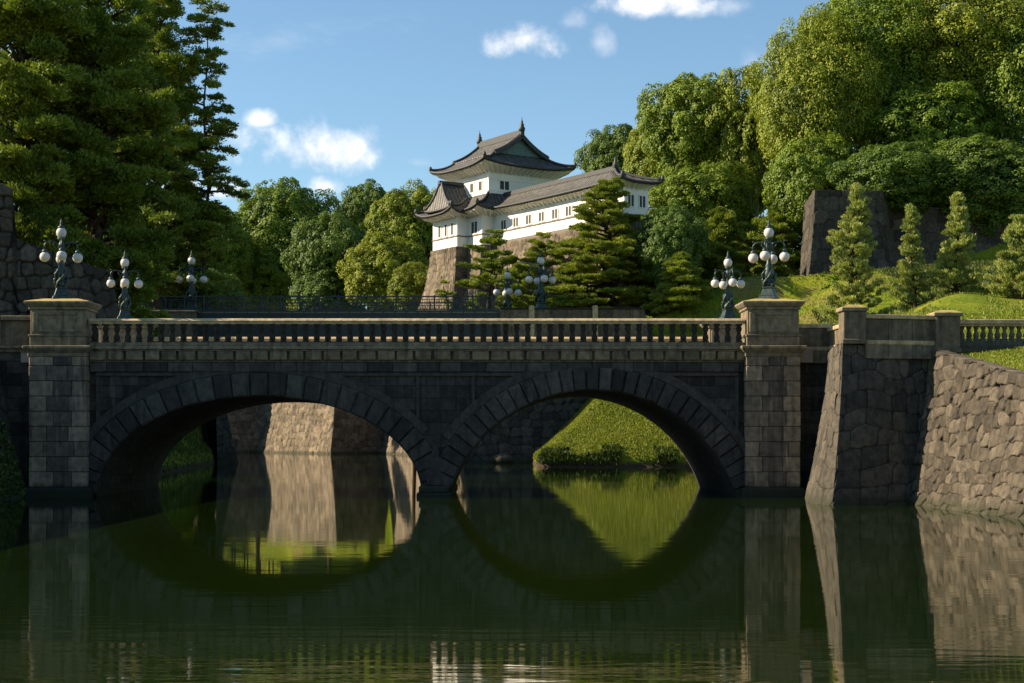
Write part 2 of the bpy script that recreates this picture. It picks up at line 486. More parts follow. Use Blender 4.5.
def land(x, y):
    """height of the land away from the banks"""
    right = 7.2 + .205 * np.clip(y - 12, 0, 80)
    right = np.minimum(right, 21.6 + .6 * sstep(x, 34, 60))
    right = right + 8.5 * sstep(y, 108, 114) * sstep(x, 39.5, 43)
    front = np.clip(6.9 + .155 * (y + 7), 2.4, 7.2)
    right = np.where(y < 0, np.minimum(front, 7.2), right)
    mid = 15.2 + .11 * np.clip(y - 96, 0, 30)
    mid = np.where(y > 96, mid, 14.6)
    r = mid + (right - mid) * sstep(x, 15, 32) * (1 - sstep(y, 150, 190)) + (17 - mid) * sstep(y, 150, 190)
    r = np.where(y < 30, right, np.where(y < 60, right + (r - right) * (y - 30) / 30.0, r))
    r = r + 7 * sstep(y, 215, 250) + 9 * sstep(y, 245, 300)
    left = 7.3 + 9.7 * sstep(y, 40, 80)
    left = np.maximum(left, 20.5 * sstep(y, 49, 55) * sstep(-x, 34, 40))
    left = left + 6 * sstep(y, 150, 220) + 11 * sstep(y, 240, 290)
    left = np.where(y < 0, 7.0, left)
    return np.where(x < -8, left, r) if not np.isscalar(x) else float(left if x < -8 else r)

def terrain(x, y):
    x, y = np.asarray(x, float), np.asarray(y, float)
    n = len(MOAT); ins = np.zeros(x.shape, bool)
    nat = np.full(x.shape, 1e6); wall = np.zeros(x.shape, bool)
    for i in range(n):
        x0, y0, k, a = MOAT[i]; x1, y1 = MOAT[(i + 1) % n][:2]
        dx, dy = x1 - x0, y1 - y0
        t = np.clip(((x - x0) * dx + (y - y0) * dy) / (dx * dx + dy * dy), 0, 1)
        d = np.hypot(x - x0 - t * dx, y - y0 - t * dy)
        if k == 'n':
            v = a * d + .75 * sstep(d, 0, .5)
            if y0 in (95, 72) and x0 == 4.3: v = np.where(y > 97.7, 1e6, v)      # the grassy fan leans against the abutment wall
            nat = np.minimum(nat, v)
        else: wall |= d < a + .45
        c = (y0 > y) != (y1 > y)
        with np.errstate(divide='ignore', invalid='ignore'):
            ins ^= c & (x < (x1 - x0) * (y - y0) / (y1 - y0 + 1e-12) + x0)
    h = land(x, y) + (vnoise(x, y, 9, 1) - .5) * .9 * sstep(nat, 3, 10) + (vnoise(x, y, 2.7, 2) - .5) * .35 * sstep(y, 5, 20)
    nat = nat * (1 + .25 * (vnoise(x, y, 6, 3) - .5))
    k = 1.5      # soft minimum rounds the crest of the banks
    e = np.clip(.5 + .5 * (h - nat) / k, 0, 1)
    z = h * (1 - e) + nat * e - k * e * (1 - e)
    z = np.where(wall, -2.0, z)
    return np.where(ins, -2.0, z)

def tz(x, y): return float(terrain(np.array([x]), np.array([y]))[0])

xs = np.concatenate([[-2500, -1200, -600, -350, -220, -150], np.arange(-110, -64, 4), np.arange(-64, 66, .8), np.arange(66, 120, 4), [150, 220, 350, 600, 1200, 2500]])
ys = np.concatenate([[-2500, -1000, -400, -200, -120, -90, -80], np.arange(-74.6, 125, .8), np.arange(125, 260, 1.6), np.arange(260, 330, 8), [380, 500, 800, 1500, 3000]])
GX, GY = np.meshgrid(xs, ys)
GZ = terrain(GX, GY)
GZ = np.where(GY < -72, np.minimum(GZ, 1.2), GZ)
nr, nc = GX.shape
idx = np.arange(nr * nc).reshape(nr, nc)
F = np.stack([idx[:-1, :-1], idx[:-1, 1:], idx[1:, 1:], idx[1:, :-1]], -1).reshape(-1, 4)
tag(np_mesh("ground", np.stack([GX, GY, GZ], -1).reshape(-1, 3), F, M['ground'], smooth=True), kind='structure')

wb = MB(); wb.add([(-62, -74, 0), (22, -74, 0), (22, 245, 0), (-62, 245, 0)], [(0, 1, 2, 3)])
tag(wb.build("water", M['water']), kind='structure')

# ------------------------------------------------------------------ stone walls built of fitted boulders
def cells(s, z, cw, ch, seed, jit=.36, pw=4.0, rowshift=True):
    """distance to the joint, tone and tilt for points of a wall face, blocks of about cw x ch"""
    def hsh(i, j, k): 
        v = np.sin(i * 127.1 + j * 311.7 + k * 74.7 + seed * 19.19) * 43758.5453
        return v - np.floor(v)
    v = z / ch; f1 = np.full(s.shape, 1e9); f2 = f1.copy(); tone = np.zeros(s.shape)
    tx = np.zeros(s.shape); tz_ = np.zeros(s.shape)
    j0 = np.floor(v)
    for dj in (-1, 0, 1):
        j = j0 + dj
        u = s / cw + hsh(j, j * 0, 9) * (1 if rowshift else 0)
        i0 = np.floor(u)
        for di in (-1, 0, 1, 2, -2):
            i = i0 + di
            cx = i + .5 + (hsh(i, j, 1) - .5) * 2 * jit; cz = j + .5 + (hsh(i, j, 2) - .5) * 2 * jit * .7
            wgt = .85 + .3 * hsh(i, j, 3)
            ax, az = np.abs(u - cx) / wgt, np.abs(v - cz) / wgt
            d = (ax ** pw + az ** pw) ** (1 / pw)
            new = d < f1
            f2 = np.where(new, f1, np.minimum(f2, d))
            tone = np.where(new, hsh(i, j, 4), tone)
            tx = np.where(new, (u - cx) * (hsh(i, j, 5) - .5), tx)
            tz_ = np.where(new, (v - cz) * (hsh(i, j, 6) - .5), tz_)
            f1 = np.where(new, d, f1)
    return f2 - f1, tone, tx + tz_

def wall_mesh(name, mat, pts, tops, batter, side, cw, ch, amp, res, seed=1, base=-1.0, cap=2.2, parent=None, power=1.5,
              bases=None, jit=.36, pw=4.0, warp=None, jw=.20, tl=1.2, rg=.5):
    """wall along the base polyline pts; side +1: land lies to the left of the travel direction"""
    pts = [Vector((p[0], p[1])) for p in pts]
    n = len(pts)
    nrm = []
    for i in range(n):
        ns = []
        for a, b in ((i - 1, i), (i, i + 1)):
            if a >= 0 and b < n:
                d = (pts[b] - pts[a]).normalized(); ns.append(Vector((-d.y, d.x)) * side)
        m_ = sum(ns, Vector((0, 0)))
        nrm.append(m_ / max(.25, m_.dot(ns[0])) if len(ns) == 2 else ns[0])
    S, P, N, T, B = [], [], [], [], []
    s0 = 0
    bases = bases or [base] * n
    for i in range(n - 1):
        L = (pts[i + 1] - pts[i]).length; k = max(2, int(L / res))
        for q in range(k + (i == n - 2)):
            f = q / k
            S.append(s0 + L * f); P.append(pts[i].lerp(pts[i + 1], f)); N.append(nrm[i].lerp(nrm[i + 1], f))
            T.append(tops[i] * (1 - f) + tops[i + 1] * f); B.append(bases[i] * (1 - f) + bases[i + 1] * f)
        s0 += L
    S = np.array(S); P = np.array(P); N = np.array(N); T = np.array(T); B = np.array(B)
    H = max(T - B); rows = max(3, int(H / res))
    f = np.linspace(0, 1, rows + 1)[:, None]
    Z = B[None] + (T - B)[None] * f
    zz = np.clip((Z - np.minimum(B, T)[None]) / H, 0, 1)
    inset = batter * (1 - (1 - zz) ** power)
    ss = np.broadcast_to(S[None], Z.shape)
    sw = ss + .18 * cw * (vnoise(ss, Z, cw * 2.2, seed + 3) - .5) * 2; zw = Z + .35 * ch * (vnoise(ss, Z, cw * 2.6, seed + 4) - .5) * 2
    if warp: sw, zw = warp(sw, zw)
    gap, tone, tilt = cells(sw, zw, cw, ch, seed, jit, pw)
    rough = (vnoise(ss, Z, .35, seed) - .5) * .35 + (vnoise(ss, Z, .13, seed + 1) - .5) * .2
    h = amp * (sstep(gap, 0, jw) ** .6 + tilt * tl + rough * rg + (tone - .5) * .35)
    # outwards is -N
    NN = N / np.linalg.norm(N, axis=1)[:, None]
    X = P[None, :, 0] + N[None, :, 0] * inset - NN[None, :, 0] * h
    Y = P[None, :, 1] + N[None, :, 1] * inset - NN[None, :, 1] * h
    V = np.stack([X, Y, Z], -1)
    rr, cc = Z.shape
    A = {'tone': tone.ravel(), 'gap': np.clip(gap * .75 / jw, 0, 1).ravel()}
    if cap:
        top = V[-1].copy(); top[:, :2] += NN * cap; top[:, 2] -= .03
        V = np.concatenate([V, top[None]]); rr += 1
        A = {'tone': np.concatenate([A['tone'], tone[-1]]), 'gap': np.concatenate([A['gap'], np.full(cc, .7)])}
    id_ = np.arange(rr * cc).reshape(rr, cc)
    F = np.stack([id_[:-1, :-1], id_[:-1, 1:], id_[1:, 1:], id_[1:, :-1]], -1).reshape(-1, 4)
    if side < 0: F = F[:, ::-1]
    else: F = F
    return np_mesh(name, V.reshape(-1, 3), F, mat, parent, A, smooth=True)

def butt_warp(s, z):
    # long squared quoins near the leading edge, small fitted stones towards the far end
    return np.where(s < 13.5, s * .52, 13.5 * .52 + (s - 13.5) * 1.0), z

w = wall_mesh("buttress_wall", M['rubble_butt'], [(15.5, .4), (14.2, -7.2), (14.8, -9.4), (22.0, -7.1)], [7.2, 7.2, 7.2, 6.9],
              1.4, +1, .74, .84, .075, .05, 5, jit=.24, pw=7, warp=butt_warp, jw=.11, tl=1.0)
tag(w, "dark squared stone buttress wall with one sunlit edge beside the right bridge pier", "wall")
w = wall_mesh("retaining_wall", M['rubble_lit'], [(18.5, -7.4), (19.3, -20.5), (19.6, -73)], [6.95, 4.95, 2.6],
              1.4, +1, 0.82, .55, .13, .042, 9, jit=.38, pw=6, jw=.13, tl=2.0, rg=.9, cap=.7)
tag(w, "sunlit brown fitted stone retaining wall below the lawn at the right edge", "wall")
w = wall_mesh("mossy_wall", M['rubble_moss'], [(-23.0, -73), (-23.0, .3)], [7.0, 7.0], 1.8, +1, .9, .8, .12, .09, 12)
tag(w, "mossy shaded retaining wall left of the left bridge pier", "wall")
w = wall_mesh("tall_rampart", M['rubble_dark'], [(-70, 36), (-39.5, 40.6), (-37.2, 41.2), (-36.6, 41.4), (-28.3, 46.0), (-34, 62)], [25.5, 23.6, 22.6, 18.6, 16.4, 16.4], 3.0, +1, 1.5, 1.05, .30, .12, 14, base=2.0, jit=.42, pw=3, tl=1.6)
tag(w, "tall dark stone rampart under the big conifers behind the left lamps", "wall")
w = wall_mesh("bridgehead_wall", M['rubble_dark'], [(-31, 94.4), (-28.6, 95.2), (-36, 110)], [16.3] * 3, 2.4, +1, 1.3, 1.0, .18, .16, 15)
tag(w, "dark stone bridgehead wall seen at the left of the left arch", "wall")
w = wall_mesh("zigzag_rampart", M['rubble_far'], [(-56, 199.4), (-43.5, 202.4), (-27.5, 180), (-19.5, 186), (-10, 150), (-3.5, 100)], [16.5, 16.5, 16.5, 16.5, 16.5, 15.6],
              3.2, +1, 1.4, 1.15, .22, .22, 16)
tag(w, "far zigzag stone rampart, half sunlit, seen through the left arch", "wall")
w = wall_mesh("abutment_wall", M['rubble_dark'], [(-3.5, 100), (-1.9, 94.6), (19, 96.0)], [15.5, 15.5, 15.2], 2.2, +1, 1.2, 1.0, .16, .13, 17)
tag(w, "dark stone abutment wall left of the grassy bank, seen through the right arch", "wall")
w = wall_mesh("terrace_wall", M['rubble_dark'], [(38.5, 116), (37.4, 104), (48, 105.3), (50, 109), (100, 114)], [32.4, 32.7, 32.7, 31.6, 29.5], 1.4, +1, 1.9, 1.5, .2, .13, 18,
              base=18, cap=6, jit=.25, pw=7, jw=.1)
tag(w, "dark stone terrace wall on the hilltop behind the young pines", "wall")
b = MB()
b.ball((1.2, 93.6, .35), 1.15, 14, .75)
o = b.build("boulder", M['panel'], smooth=True); o['label'] = "rounded grey boulder at the foot of the abutment wall by the water"; o['category'] = "boulder"
# ------------------------------------------------------------------ the stone bridge
Z0 = CAM_H
def zy(py): return CAM_H - (py - 436) * .05      # heights measured at the bridge front (20 px per metre)
def xx(px): return (px - 492) * .05
BW = 14.6                                          # width of the bridge from front to back
ORG = (-3.0, 0, 0)
bridge = empty("stone_bridge", ORG, "double arched dark stone bridge with balustrade over the green moat", "bridge")
rnd = random.Random(4)

# openings: left a flat half ellipse, right nearly a half circle
def arch_pts(which, off=0.0, n=40):
    pts = []
    if which == 0:
        cx, a, b_, zc = xx(258), 8.15, zy(396) - zy(494), zy(494)
        for i in range(n + 1):
            t = math.pi - math.pi * i / n
            x, z = a * math.cos(t), b_ * math.sin(t)
            nx, nz = math.cos(t) / a, math.sin(t) / b_; l = math.hypot(nx, nz)
            pts.append((cx + x + off * nx / l, zc + z + off * nz / l))
    else:
        cx, r = xx(593), 7.6
        zc = zy(390) - r
        t0 = math.asin((-.0 - zc) / r) - .03
        for i in range(n + 1):
            t = (math.pi - t0) - (math.pi - 2 * t0) * i / n
            pts.append((cx + (r + off) * math.cos(t), zc + (r + off) * math.sin(t)))
    return pts
def interp(poly, x):
    for (x0, z0), (x1, z1) in zip(poly, poly[1:]):
        if x0 <= x <= x1: return z0 + (z1 - z0) * (x - x0) / max(1e-6, x1 - x0)
    return None

XL, XR = xx(88), xx(745)
ZT = zy(362)
FY, BY = .42, BW - .42
A0, A1 = arch_pts(0), arch_pts(1)
def spandrel(y, flip):
    mb = MB()
    xs_ = sorted(set([XL - .3, XR + .3] + [XL + (XR - XL) * i / 90 for i in range(91)] + [p[0] for p in A0] + [p[0] for p in A1]))
    rows = []
    for x in xs_:
        zb = -1.0
        for A in (A0, A1):
            z = interp(A, x)
            if z is not None: zb = max(zb, z)
        rows.append([(x, y, zb), (x, y, ZT)])
    return mb.grid(rows, flip=flip)
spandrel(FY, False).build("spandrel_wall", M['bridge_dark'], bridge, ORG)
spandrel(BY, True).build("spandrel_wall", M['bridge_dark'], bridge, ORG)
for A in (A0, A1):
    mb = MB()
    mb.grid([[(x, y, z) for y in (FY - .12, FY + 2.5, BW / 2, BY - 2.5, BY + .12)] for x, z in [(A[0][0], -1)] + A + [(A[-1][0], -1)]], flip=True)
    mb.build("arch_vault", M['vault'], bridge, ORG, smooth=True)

def ring(which, y0, y1, name):
    inner, outer = arch_pts(which, 0, 29 if which == 0 else 33), arch_pts(which, 1.18, 29 if which == 0 else 33)
    mb = MB()
    mid = xx(435)
    for i in range(len(inner) - 1):
        (ax, az), (bx, bz) = inner[i], inner[i + 1]; (cx, cz), (dx, dz) = outer[i], outer[i + 1]
        j = rnd.uniform(-.035, .035)
        g_ = .022
        L = lambda p, q, t: (p[0] + (q[0] - p[0]) * t, p[1] + (q[1] - p[1]) * t)
        a_, b_ = L((ax, az), (bx, bz), g_), L((ax, az), (bx, bz), 1 - g_)
        c_, d_ = L((cx, cz), (dx, dz), g_), L((cx, cz), (dx, dz), 1 - g_)
        if which == 0 and c_[0] > mid and d_[0] > mid: c_, d_ = (mid - .02, c_[1]), (mid - .02, d_[1])
        if which == 1 and c_[0] < mid and d_[0] < mid: c_, d_ = (mid + .02, c_[1]), (mid + .02, d_[1])
        yf, yi = y0 + j, y0 + .09
        # pillowed face: outer edge of the block set back behind a raised field
        P = [(a_[0], yi, a_[1]), (b_[0], yi, b_[1]), (d_[0], yi, d_[1]), (c_[0], yi, c_[1])]
        ctr = ((a_[0] + b_[0] + c_[0] + d_[0]) / 4, (a_[1] + b_[1] + c_[1] + d_[1]) / 4)
        Q = [(p[0] + (ctr[0] - p[0]) * .2, yf, p[2] + (ctr[1] - p[2]) * .13) for p in P]
        R = [(p[0], y1, p[2]) for p in P]
        mb.add(P + Q + R, [(4, 5, 6, 7)] + [(k, (k + 1) % 4, 4 + (k + 1) % 4, 4 + k) for k in range(4)] +
               [(8 + k, 8 + (k + 1) % 4, (k + 1) % 4, k) for k in range(4)], rnd.random())
    return mb.build(name, M['ring'], bridge, ORG)
def hood(which, y0, y1):
    """plain band round the back of the voussoirs"""
    inner, outer = arch_pts(which, 1.2, 60), arch_pts(which, 1.62, 60)
    mid = xx(435); mb = MB(); rows = []
    for (ax, az), (cx, cz) in zip(inner, outer):
        if az < .2 or (which == 0 and cx > mid - .3) or (which == 1 and cx < mid + .3): continue
        if cz > ZT - .1: cz = ZT - .1
        rows.append([(ax, y1, az), (ax, y0, az), (cx, y0, cz), (cx, y1, cz)])
    mb.grid(rows)
    return mb.build("arch_moulding", M['ring'], bridge, ORG)
for k in (0, 1):
    ring(k, FY - .22, FY + .25, "arch_ring")
    hood(k, FY - .13, FY)
# mouldings framing the sunken panels of the spandrels
def moulding(pts, w=.16, d=.12):
    mb = MB()
    for (x0, z0), (x1, z1) in zip(pts, pts[1:]):
        dx, dz = x1 - x0, z1 - z0; l = math.hypot(dx, dz); ux, uz = dx / l * w / 2, dz / l * w / 2
        nx, nz = -uz, ux
        q = [(x0 - ux + nx, z0 - uz + nz), (x0 - ux - nx, z0 - uz - nz), (x1 + ux - nx, z1 + uz - nz), (x1 + ux + nx, z1 + uz + nz)]
        mb.add([(x, FY - d, z) for x, z in q] + [(x, FY + .02, z) for x, z in q], [(3, 2, 1, 0), (0, 1, 5, 4), (1, 2, 6, 5), (2, 3, 7, 6), (3, 0, 4, 7)])
    mb.build("panel_moulding", M['ring'], bridge, ORG)
moulding([(xx(96), zy(374)), (xx(212), zy(374))]); moulding([(xx(96), zy(378)), (xx(96), zy(436))])
moulding([(xx(316), zy(374)), (xx(536), zy(374))]); moulding([(xx(417.5), zy(378)), (xx(417.5), zy(416))]); moulding([(xx(473), zy(378)), (xx(473), zy(412))])
moulding([(xx(648), zy(374)), (xx(738), zy(374))]); moulding([(xx(738), zy(378)), (xx(738), zy(426))])
# deep dark field between the frieze and the panels, and the frieze course
mb = MB()
x = XL
while x < XR:
    w_ = min(rnd.uniform(.7, 1.3), XR - x)
    mb.box(x + .012, x + w_ - .012, FY - .16 - rnd.uniform(0, .02), FY + .05, zy(371.5), zy(362.5), rnd.random()); x += w_
mb.build("frieze", M['ring'], bridge, ORG, bevel=.02)
# central pier with its footing
mb = MB()
mb.box(xx(419), xx(449), FY - .75, BW - .1, zy(492.5), zy(486), .6)
mb.frustum(xx(416), xx(452), FY - .95, BW, -1, xx(417), xx(451), FY - .9, BW, zy(492.5), .3)
mb.frustum(xx(426), xx(443), FY - .30, FY + .1, zy(486), xx(432.5), xx(437.5), FY - .16, FY + .1, zy(446), .4)
mb.build("central_pier", M['ring'], bridge, ORG, bevel=.05)

# cornice: a band on a row of long brackets
def cornice(y, s):
    mb = MB()
    e_ = .12 * s
    mb.frustum(XL - .1, XR + .1, min(y, y + s * .5), max(y, y + s * .5), zy(349.3), XL - .1, XR + .1, min(y, y + s * .5), max(y, y + s * .5), zy(347.2), .7)
    mb.frustum(XL - .1, XR + .1, min(y, y + s * .5), max(y, y + s * .5), zy(347.2), XL - .1, XR + .1, min(y + e_, y + s * .5), max(y + e_, y + s * .5), zy(345.6), .9)
    mb.box(XL - .1, XR + .1, min(y + s * .08, y + s * .5), max(y + s * .08, y + s * .5), zy(351), zy(349.3), .5)
    mb.box(XL - .1, XR + .1, min(y + s * .28, y + s * .6), max(y + s * .28, y + s * .6), zy(362.2), zy(351), .1)
    x = XL + .05
    while x < XR - .3:
        w_ = rnd.uniform(.82, .98)
        a, c = sorted((y + s * .06, y + s * .4))
        mb.frustum(x, min(x + w_ - .13, XR), a + (.08 if s > 0 else 0), c - (.08 if s < 0 else 0), zy(359.8), x, min(x + w_ - .13, XR), a, c, zy(351.2), rnd.uniform(.2, .9)); x += w_
    mb.build("cornice", M['trim'], bridge, ORG, bevel=.025)
cornice(0.0, 1); cornice(BW, -1)
# deck
mb = MB(); mb.box(XL - 3.5, XR + 3.5, .45, BW - .45, zy(362), zy(348.5))
mb.build("deck", M['asphalt'], bridge, ORG)

# balustrade
def balustrade(y, back):
    r = MB()
    xa, xb = XL - .02, XR + .02
    n = 9
    for i in range(n):
        a, c = xa + (xb - xa) * i / n, xa + (xb - xa) * (i + 1) / n
        prof_ = [(-.24, zy(321.4)), (-.25, zy(320.6)), (-.21, zy(319.7)), (-.13, zy(318.6)), (-.04, zy(318.0)), (.04, zy(318.0)), (.13, zy(318.6)), (.21, zy(319.7)), (.25, zy(320.6)), (.24, zy(321.4))]
        m_ = len(prof_)
        r.add([(x_, y + q_, z_) for x_ in (a + .006, c - .006) for q_, z_ in prof_], [tuple(range(m_)), tuple(range(2 * m_ - 1, m_ - 1, -1))] + [(k_, k_ + m_, (k_ + 1) % m_ + m_, (k_ + 1) % m_) for k_ in range(m_)], rnd.random())
        r.box(a + .006, c - .006, y - .19, y + .19, zy(323.6), zy(321.4), rnd.random())
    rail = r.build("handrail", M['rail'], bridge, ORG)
    p = MB(); p.box(xa, xb, y - .22, y + .22, zy(346.2), zy(342.2), .5)
    p.build("balustrade_plinth", M['trim'], bridge, ORG, bevel=.03)
    h = zy(323.6) - zy(342.2)
    bm_ = MB()
    bm_.box(-.15, .15, -.15, .15, 0, .10); bm_.box(-.15, .15, -.15, .15, h - .09, h)
    prof = [(.10, .10), (.145, .15), (.16, .25), (.125, .38), (.085, .43), (.11, .455), (.11, .485), (.085, .51), (.125, .56), (.155, .68), (.14, .76), (.10, .82), (.10, h - .09)]
    bm_.lathe(prof, n=10)
    N = 59
    master, rest = None, MB()
    for i in range(N):
        x = xa + (xb - xa) * (i + .5) / N
        if back and (i < 7 or i >= 48):          # hidden behind the pedestals: one mesh
            vs = [(v[0] + x, v[1] + y, v[2] + zy(342.2)) for v in bm_.v]; rest.add(vs, bm_.f); continue
        if BALU[0] is None:
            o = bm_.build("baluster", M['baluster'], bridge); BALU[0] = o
        else:
            o = BALU[0].copy(); col.objects.link(o); o.parent = bridge
        o.location = (x - ORG[0], y - ORG[1], zy(342.2) - ORG[2])
    if rest.v: tag(rest.build("baluster_row", M['baluster'], bridge, ORG), kind='stuff')
BALU = [None]
balustrade(.30, False); balustrade(BW - .30, True)

# pedestals over the four corners: shaft of coursed blocks, moulded cap course, die and lid
def pedestal(x0, x1, y0, y1, front):
    root = MB()
    cz = [zy(487) + (zy(351) - zy(487)) * i / 9 for i in range(10)]
    root.box(x0 + .05, x1 - .05, y0 + .06, y1 - .06, -1, zy(351), .15)
    for i in range(9):
        cuts = [0, .30, .68, 1] if i % 2 else [0, .42, .74, 1]
        if i == 2: cuts = [0, .24, .78, 1]
        for a, c in zip(cuts, cuts[1:]):
            t = rnd.uniform(.45, 1) if (a == 0 or c == 1) else rnd.uniform(0, .38)
            q = rnd.uniform(0, .025)
            root.box(x0 + (x1 - x0) * a + .012 - (q if a == 0 else 0), x0 + (x1 - x0) * c - .012 + (q if c == 1 else 0), y0 - q, y1 + q, cz[i] + .012, cz[i + 1] - .012, t)
    o = root.build("pier_shaft", M['pier'], bridge, ORG, bevel=.03)
    b = MB(); b.frustum(x0 - .22, x1 + .22, y0 - .25, y1 + .25, -1, x0 - .2, x1 + .2, y0 - .22, y1 + .22, zy(487) - .12, .2)
    b.frustum(x0 - .2, x1 + .2, y0 - .22, y1 + .22, zy(487) - .12, x0 - .03, x1 + .03, y0 - .04, y1 + .04, zy(487), .2)
    b.build("pier_base", M['ring'], o, ORG, bevel=.03)
    c = MB()
    c.box(x0 - .06, x1 + .06, y0 - .06, y1 + .06, zy(357), zy(351), .4)
    c.frustum(x0 - .08, x1 + .08, y0 - .08, y1 + .08, zy(353), x0 - .26, x1 + .26, y0 - .26, y1 + .26, zy(349), .5)
    c.box(x0 - .27, x1 + .27, y0 - .27, y1 + .27, zy(349), zy(346), .8)
    c.box(x0 + .02, x1 - .02, y0 + .02, y1 - .02, zy(346), zy(336), .5)
    c.box(x0 - .03, x1 + .03, y0 - .03, y1 + .03, zy(337), zy(334.5), .3)
    c.box(x0 + .06, x1 - .06, y0 + .06, y1 - .06, zy(334.5), zy(310), .6)
    # raised border round the panel of the die
    for a, e, f, h in ((.06, .16, 332.5, 312.5), (.84, .94, 332.5, 312.5)):
        c.box(x0 + (x1 - x0) * a, x0 + (x1 - x0) * e, y0 + .01, y0 + .3, zy(f), zy(h), .6)
    c.box(x0 + (x1 - x0) * .16, x1 - (x1 - x0) * .16, y0 + .01, y0 + .3, zy(332.5), zy(329.5), .6)
    c.box(x0 + (x1 - x0) * .16, x1 - (x1 - x0) * .16, y0 + .01, y0 + .3, zy(315.5), zy(312.5), .6)
    c.box(x0 - .02, x1 + .02, y0 - .02, y1 + .02, zy(310), zy(307), .7)
    c.build("pedestal", M['trim'], o, ORG, bevel=.03)
    d = MB()
    d.frustum(x0 - .05, x1 + .05, y0 - .05, y1 + .05, zy(307), x0 - .20, x1 + .20, y0 - .2, y1 + .2, zy(304), .5)
    d.box(x0 - .21, x1 + .21, y0 - .21, y1 + .21, zy(304), zy(301.5), .6)
    d.frustum(x0 - .19, x1 + .19, y0 - .19, y1 + .19, zy(301.5), x0 + .55, x1 - .55, y0 + .55, y1 - .55, zy(298), .6)
    d.build("lid", M['cap'], o, ORG, bevel=.035, bseg=2)
XP = [(xx(30.5), xx(87.5)), (xx(745.5), xx(799.5))]
for x0, x1 in XP:
    pedestal(x0, x1, -.25, 1.85, True)
    pedestal(x0, x1, BW - 1.85, BW + .25, False)
# wing on the left: coursed wall, cornice and solid parapet running out of the picture
mb = MB(); mb.box(-34, XP[0][0] + .1, .55, 1.6, -1, zy(352))
mb.build("wing_wall", M['bridge_dark'], bridge, ORG)
mb = MB()
for i in range(8):
    a = XP[0][0] - 1.6 * (i + 1); 
    mb.box(a + .01, a + 1.59, .45, 1.0, zy(345), zy(320), rnd.random())
    mb.box(a + .01, a + 1.59, .30, 1.1, zy(319.8), zy(315), .9)
mb.box(-34, XP[0][0], .30, 1.15, zy(348), zy(345), .6); mb.box(-34, XP[0][0], .42, 1.15, zy(352), zy(348), .3)
mb.build("wing_parapet", M['panel'], bridge, ORG, bevel=.03)
# short linking wall on the right
mb = MB(); mb.box(XP[1][1] - .1, 17.2, .9, 1.7, -1, zy(349))
mb.build("wing_wall", M['bridge_dark'], bridge, ORG)

# ------------------------------------------------------------------ approach parapet on the right
AP = (18, -7, 7.0)
par = empty("approach_parapet", AP, "solid stone parapet with two square posts on top of the dark buttress wall", "parapet")
ap = lambda mb, name, mat, bevel=.03: mb.build(name, mat, par, AP, bevel=bevel)
def post(cx, cy, w_, z0, z1):
    m1 = MB(); m1.box(cx - w_, cx + w_, cy - w_, cy + w_, z0, z1 - .3, .5)
    m1.box(cx - w_ - .06, cx + w_ + .06, cy - w_ - .06, cy + w_ + .06, z0, z0 + .22, .5)
    o = ap(m1, "post", M['panel'])
    m2 = MB(); m2.box(cx - w_ - .1, cx + w_ + .1, cy - w_ - .1, cy + w_ + .1, z1 - .3, z1 - .12, .7)
    m2.frustum(cx - w_ - .08, cx + w_ + .08, cy - w_ - .08, cy + w_ + .08, z1 - .12, cx - w_ * .5, cx + w_ * .5, cy - w_ * .5, cy + w_ * .5, z1, .7)
    m2.build("post_cap", M['cap'], o, AP, bevel=.03)
def panel_run(p, q, z0, z1, n):
    p, q = Vector(p), Vector(q); m1 = MB(); m2 = MB()
    for i in range(n):
        a, c = p.lerp(q, (i + .006) / n), p.lerp(q, (i + .994) / n)
        m1.bar((a.x, a.y, (z0 + z1 - .22) / 2), (c.x, c.y, (z0 + z1 - .22) / 2), .42, z1 - z0 - .22, rnd.random())
        m1.bar((a.x, a.y, z0 - .3), (c.x, c.y, z0 - .3), .5, .64, rnd.random())
    ap(m1, "panel", M['panel'], .015)
    m2.bar((p.x, p.y, z1 - .10), (q.x, q.y, z1 - .10), .60, .2, .7)
    m2.bar((p.x, p.y, z0 + .11), (q.x, q.y, z0 + .11), .55, .2, .3)
    ap(m2, "coping", M['rail'])
P1, P2 = (16.25, -7.3), (20.75, -6.2)
post(*P1, .5, 7.18, 8.95); post(*P2, .56, 6.85, 8.8)
panel_run((16.75, -7.2), (20.2, -6.35), 7.17, 8.55, 3)
panel_run((15.4, .95), (17.3, .95), 7.35, 8.7, 3)
panel_run((17.2, .7), (17.2, -6.9), 7.35, 8.5, 5)

bal = empty("approach_balustrade", (25, -5.6, 6.8), "pale stone balustrade behind a low rail fence at the right edge", "balustrade")
BO = (25, -5.6, 6.8)
mb = MB(); mb.box(21.5, 31, -6.0, -5.4, 8.2, 8.42, .7); mb.box(21.5, 31, -5.95, -5.45, 8.1, 8.2, .5)
mb.build("handrail", M['rail'], bal, BO, bevel=.03)
mb = MB(); mb.box(21.5, 31, -5.95, -5.45, 6.3, 7.45, .5)
mb.build("balustrade_plinth", M['panel'], bal, BO, bevel=.03)
k = None
for i in range(28):
    if k is None:
        bm_ = MB(); bm_.lathe([(.13, 0), (.13, .06), (.09, .08), (.13, .2), (.13, .3), (.075, .42), (.075, .52), (.12, .58), (.12, .65)], n=8)
        k = bm_.build("baluster", M['panel'], bal)
        o = k
    else:
        o = k.copy(); col.objects.link(o); o.parent = bal
    o.location = (21.7 + i * .33 - BO[0], -5.7 - BO[1], 7.45 - BO[2])
fen = MB()
for i in range(40):
    x = 21.6 + i * .24
    fen.box(x - .018, x + .018, -6.42, -6.38, 6.75, 7.5)
for z in (6.95, 7.2, 7.48): fen.box(21.5, 31, -6.425, -6.375, z - .025, z + .025)
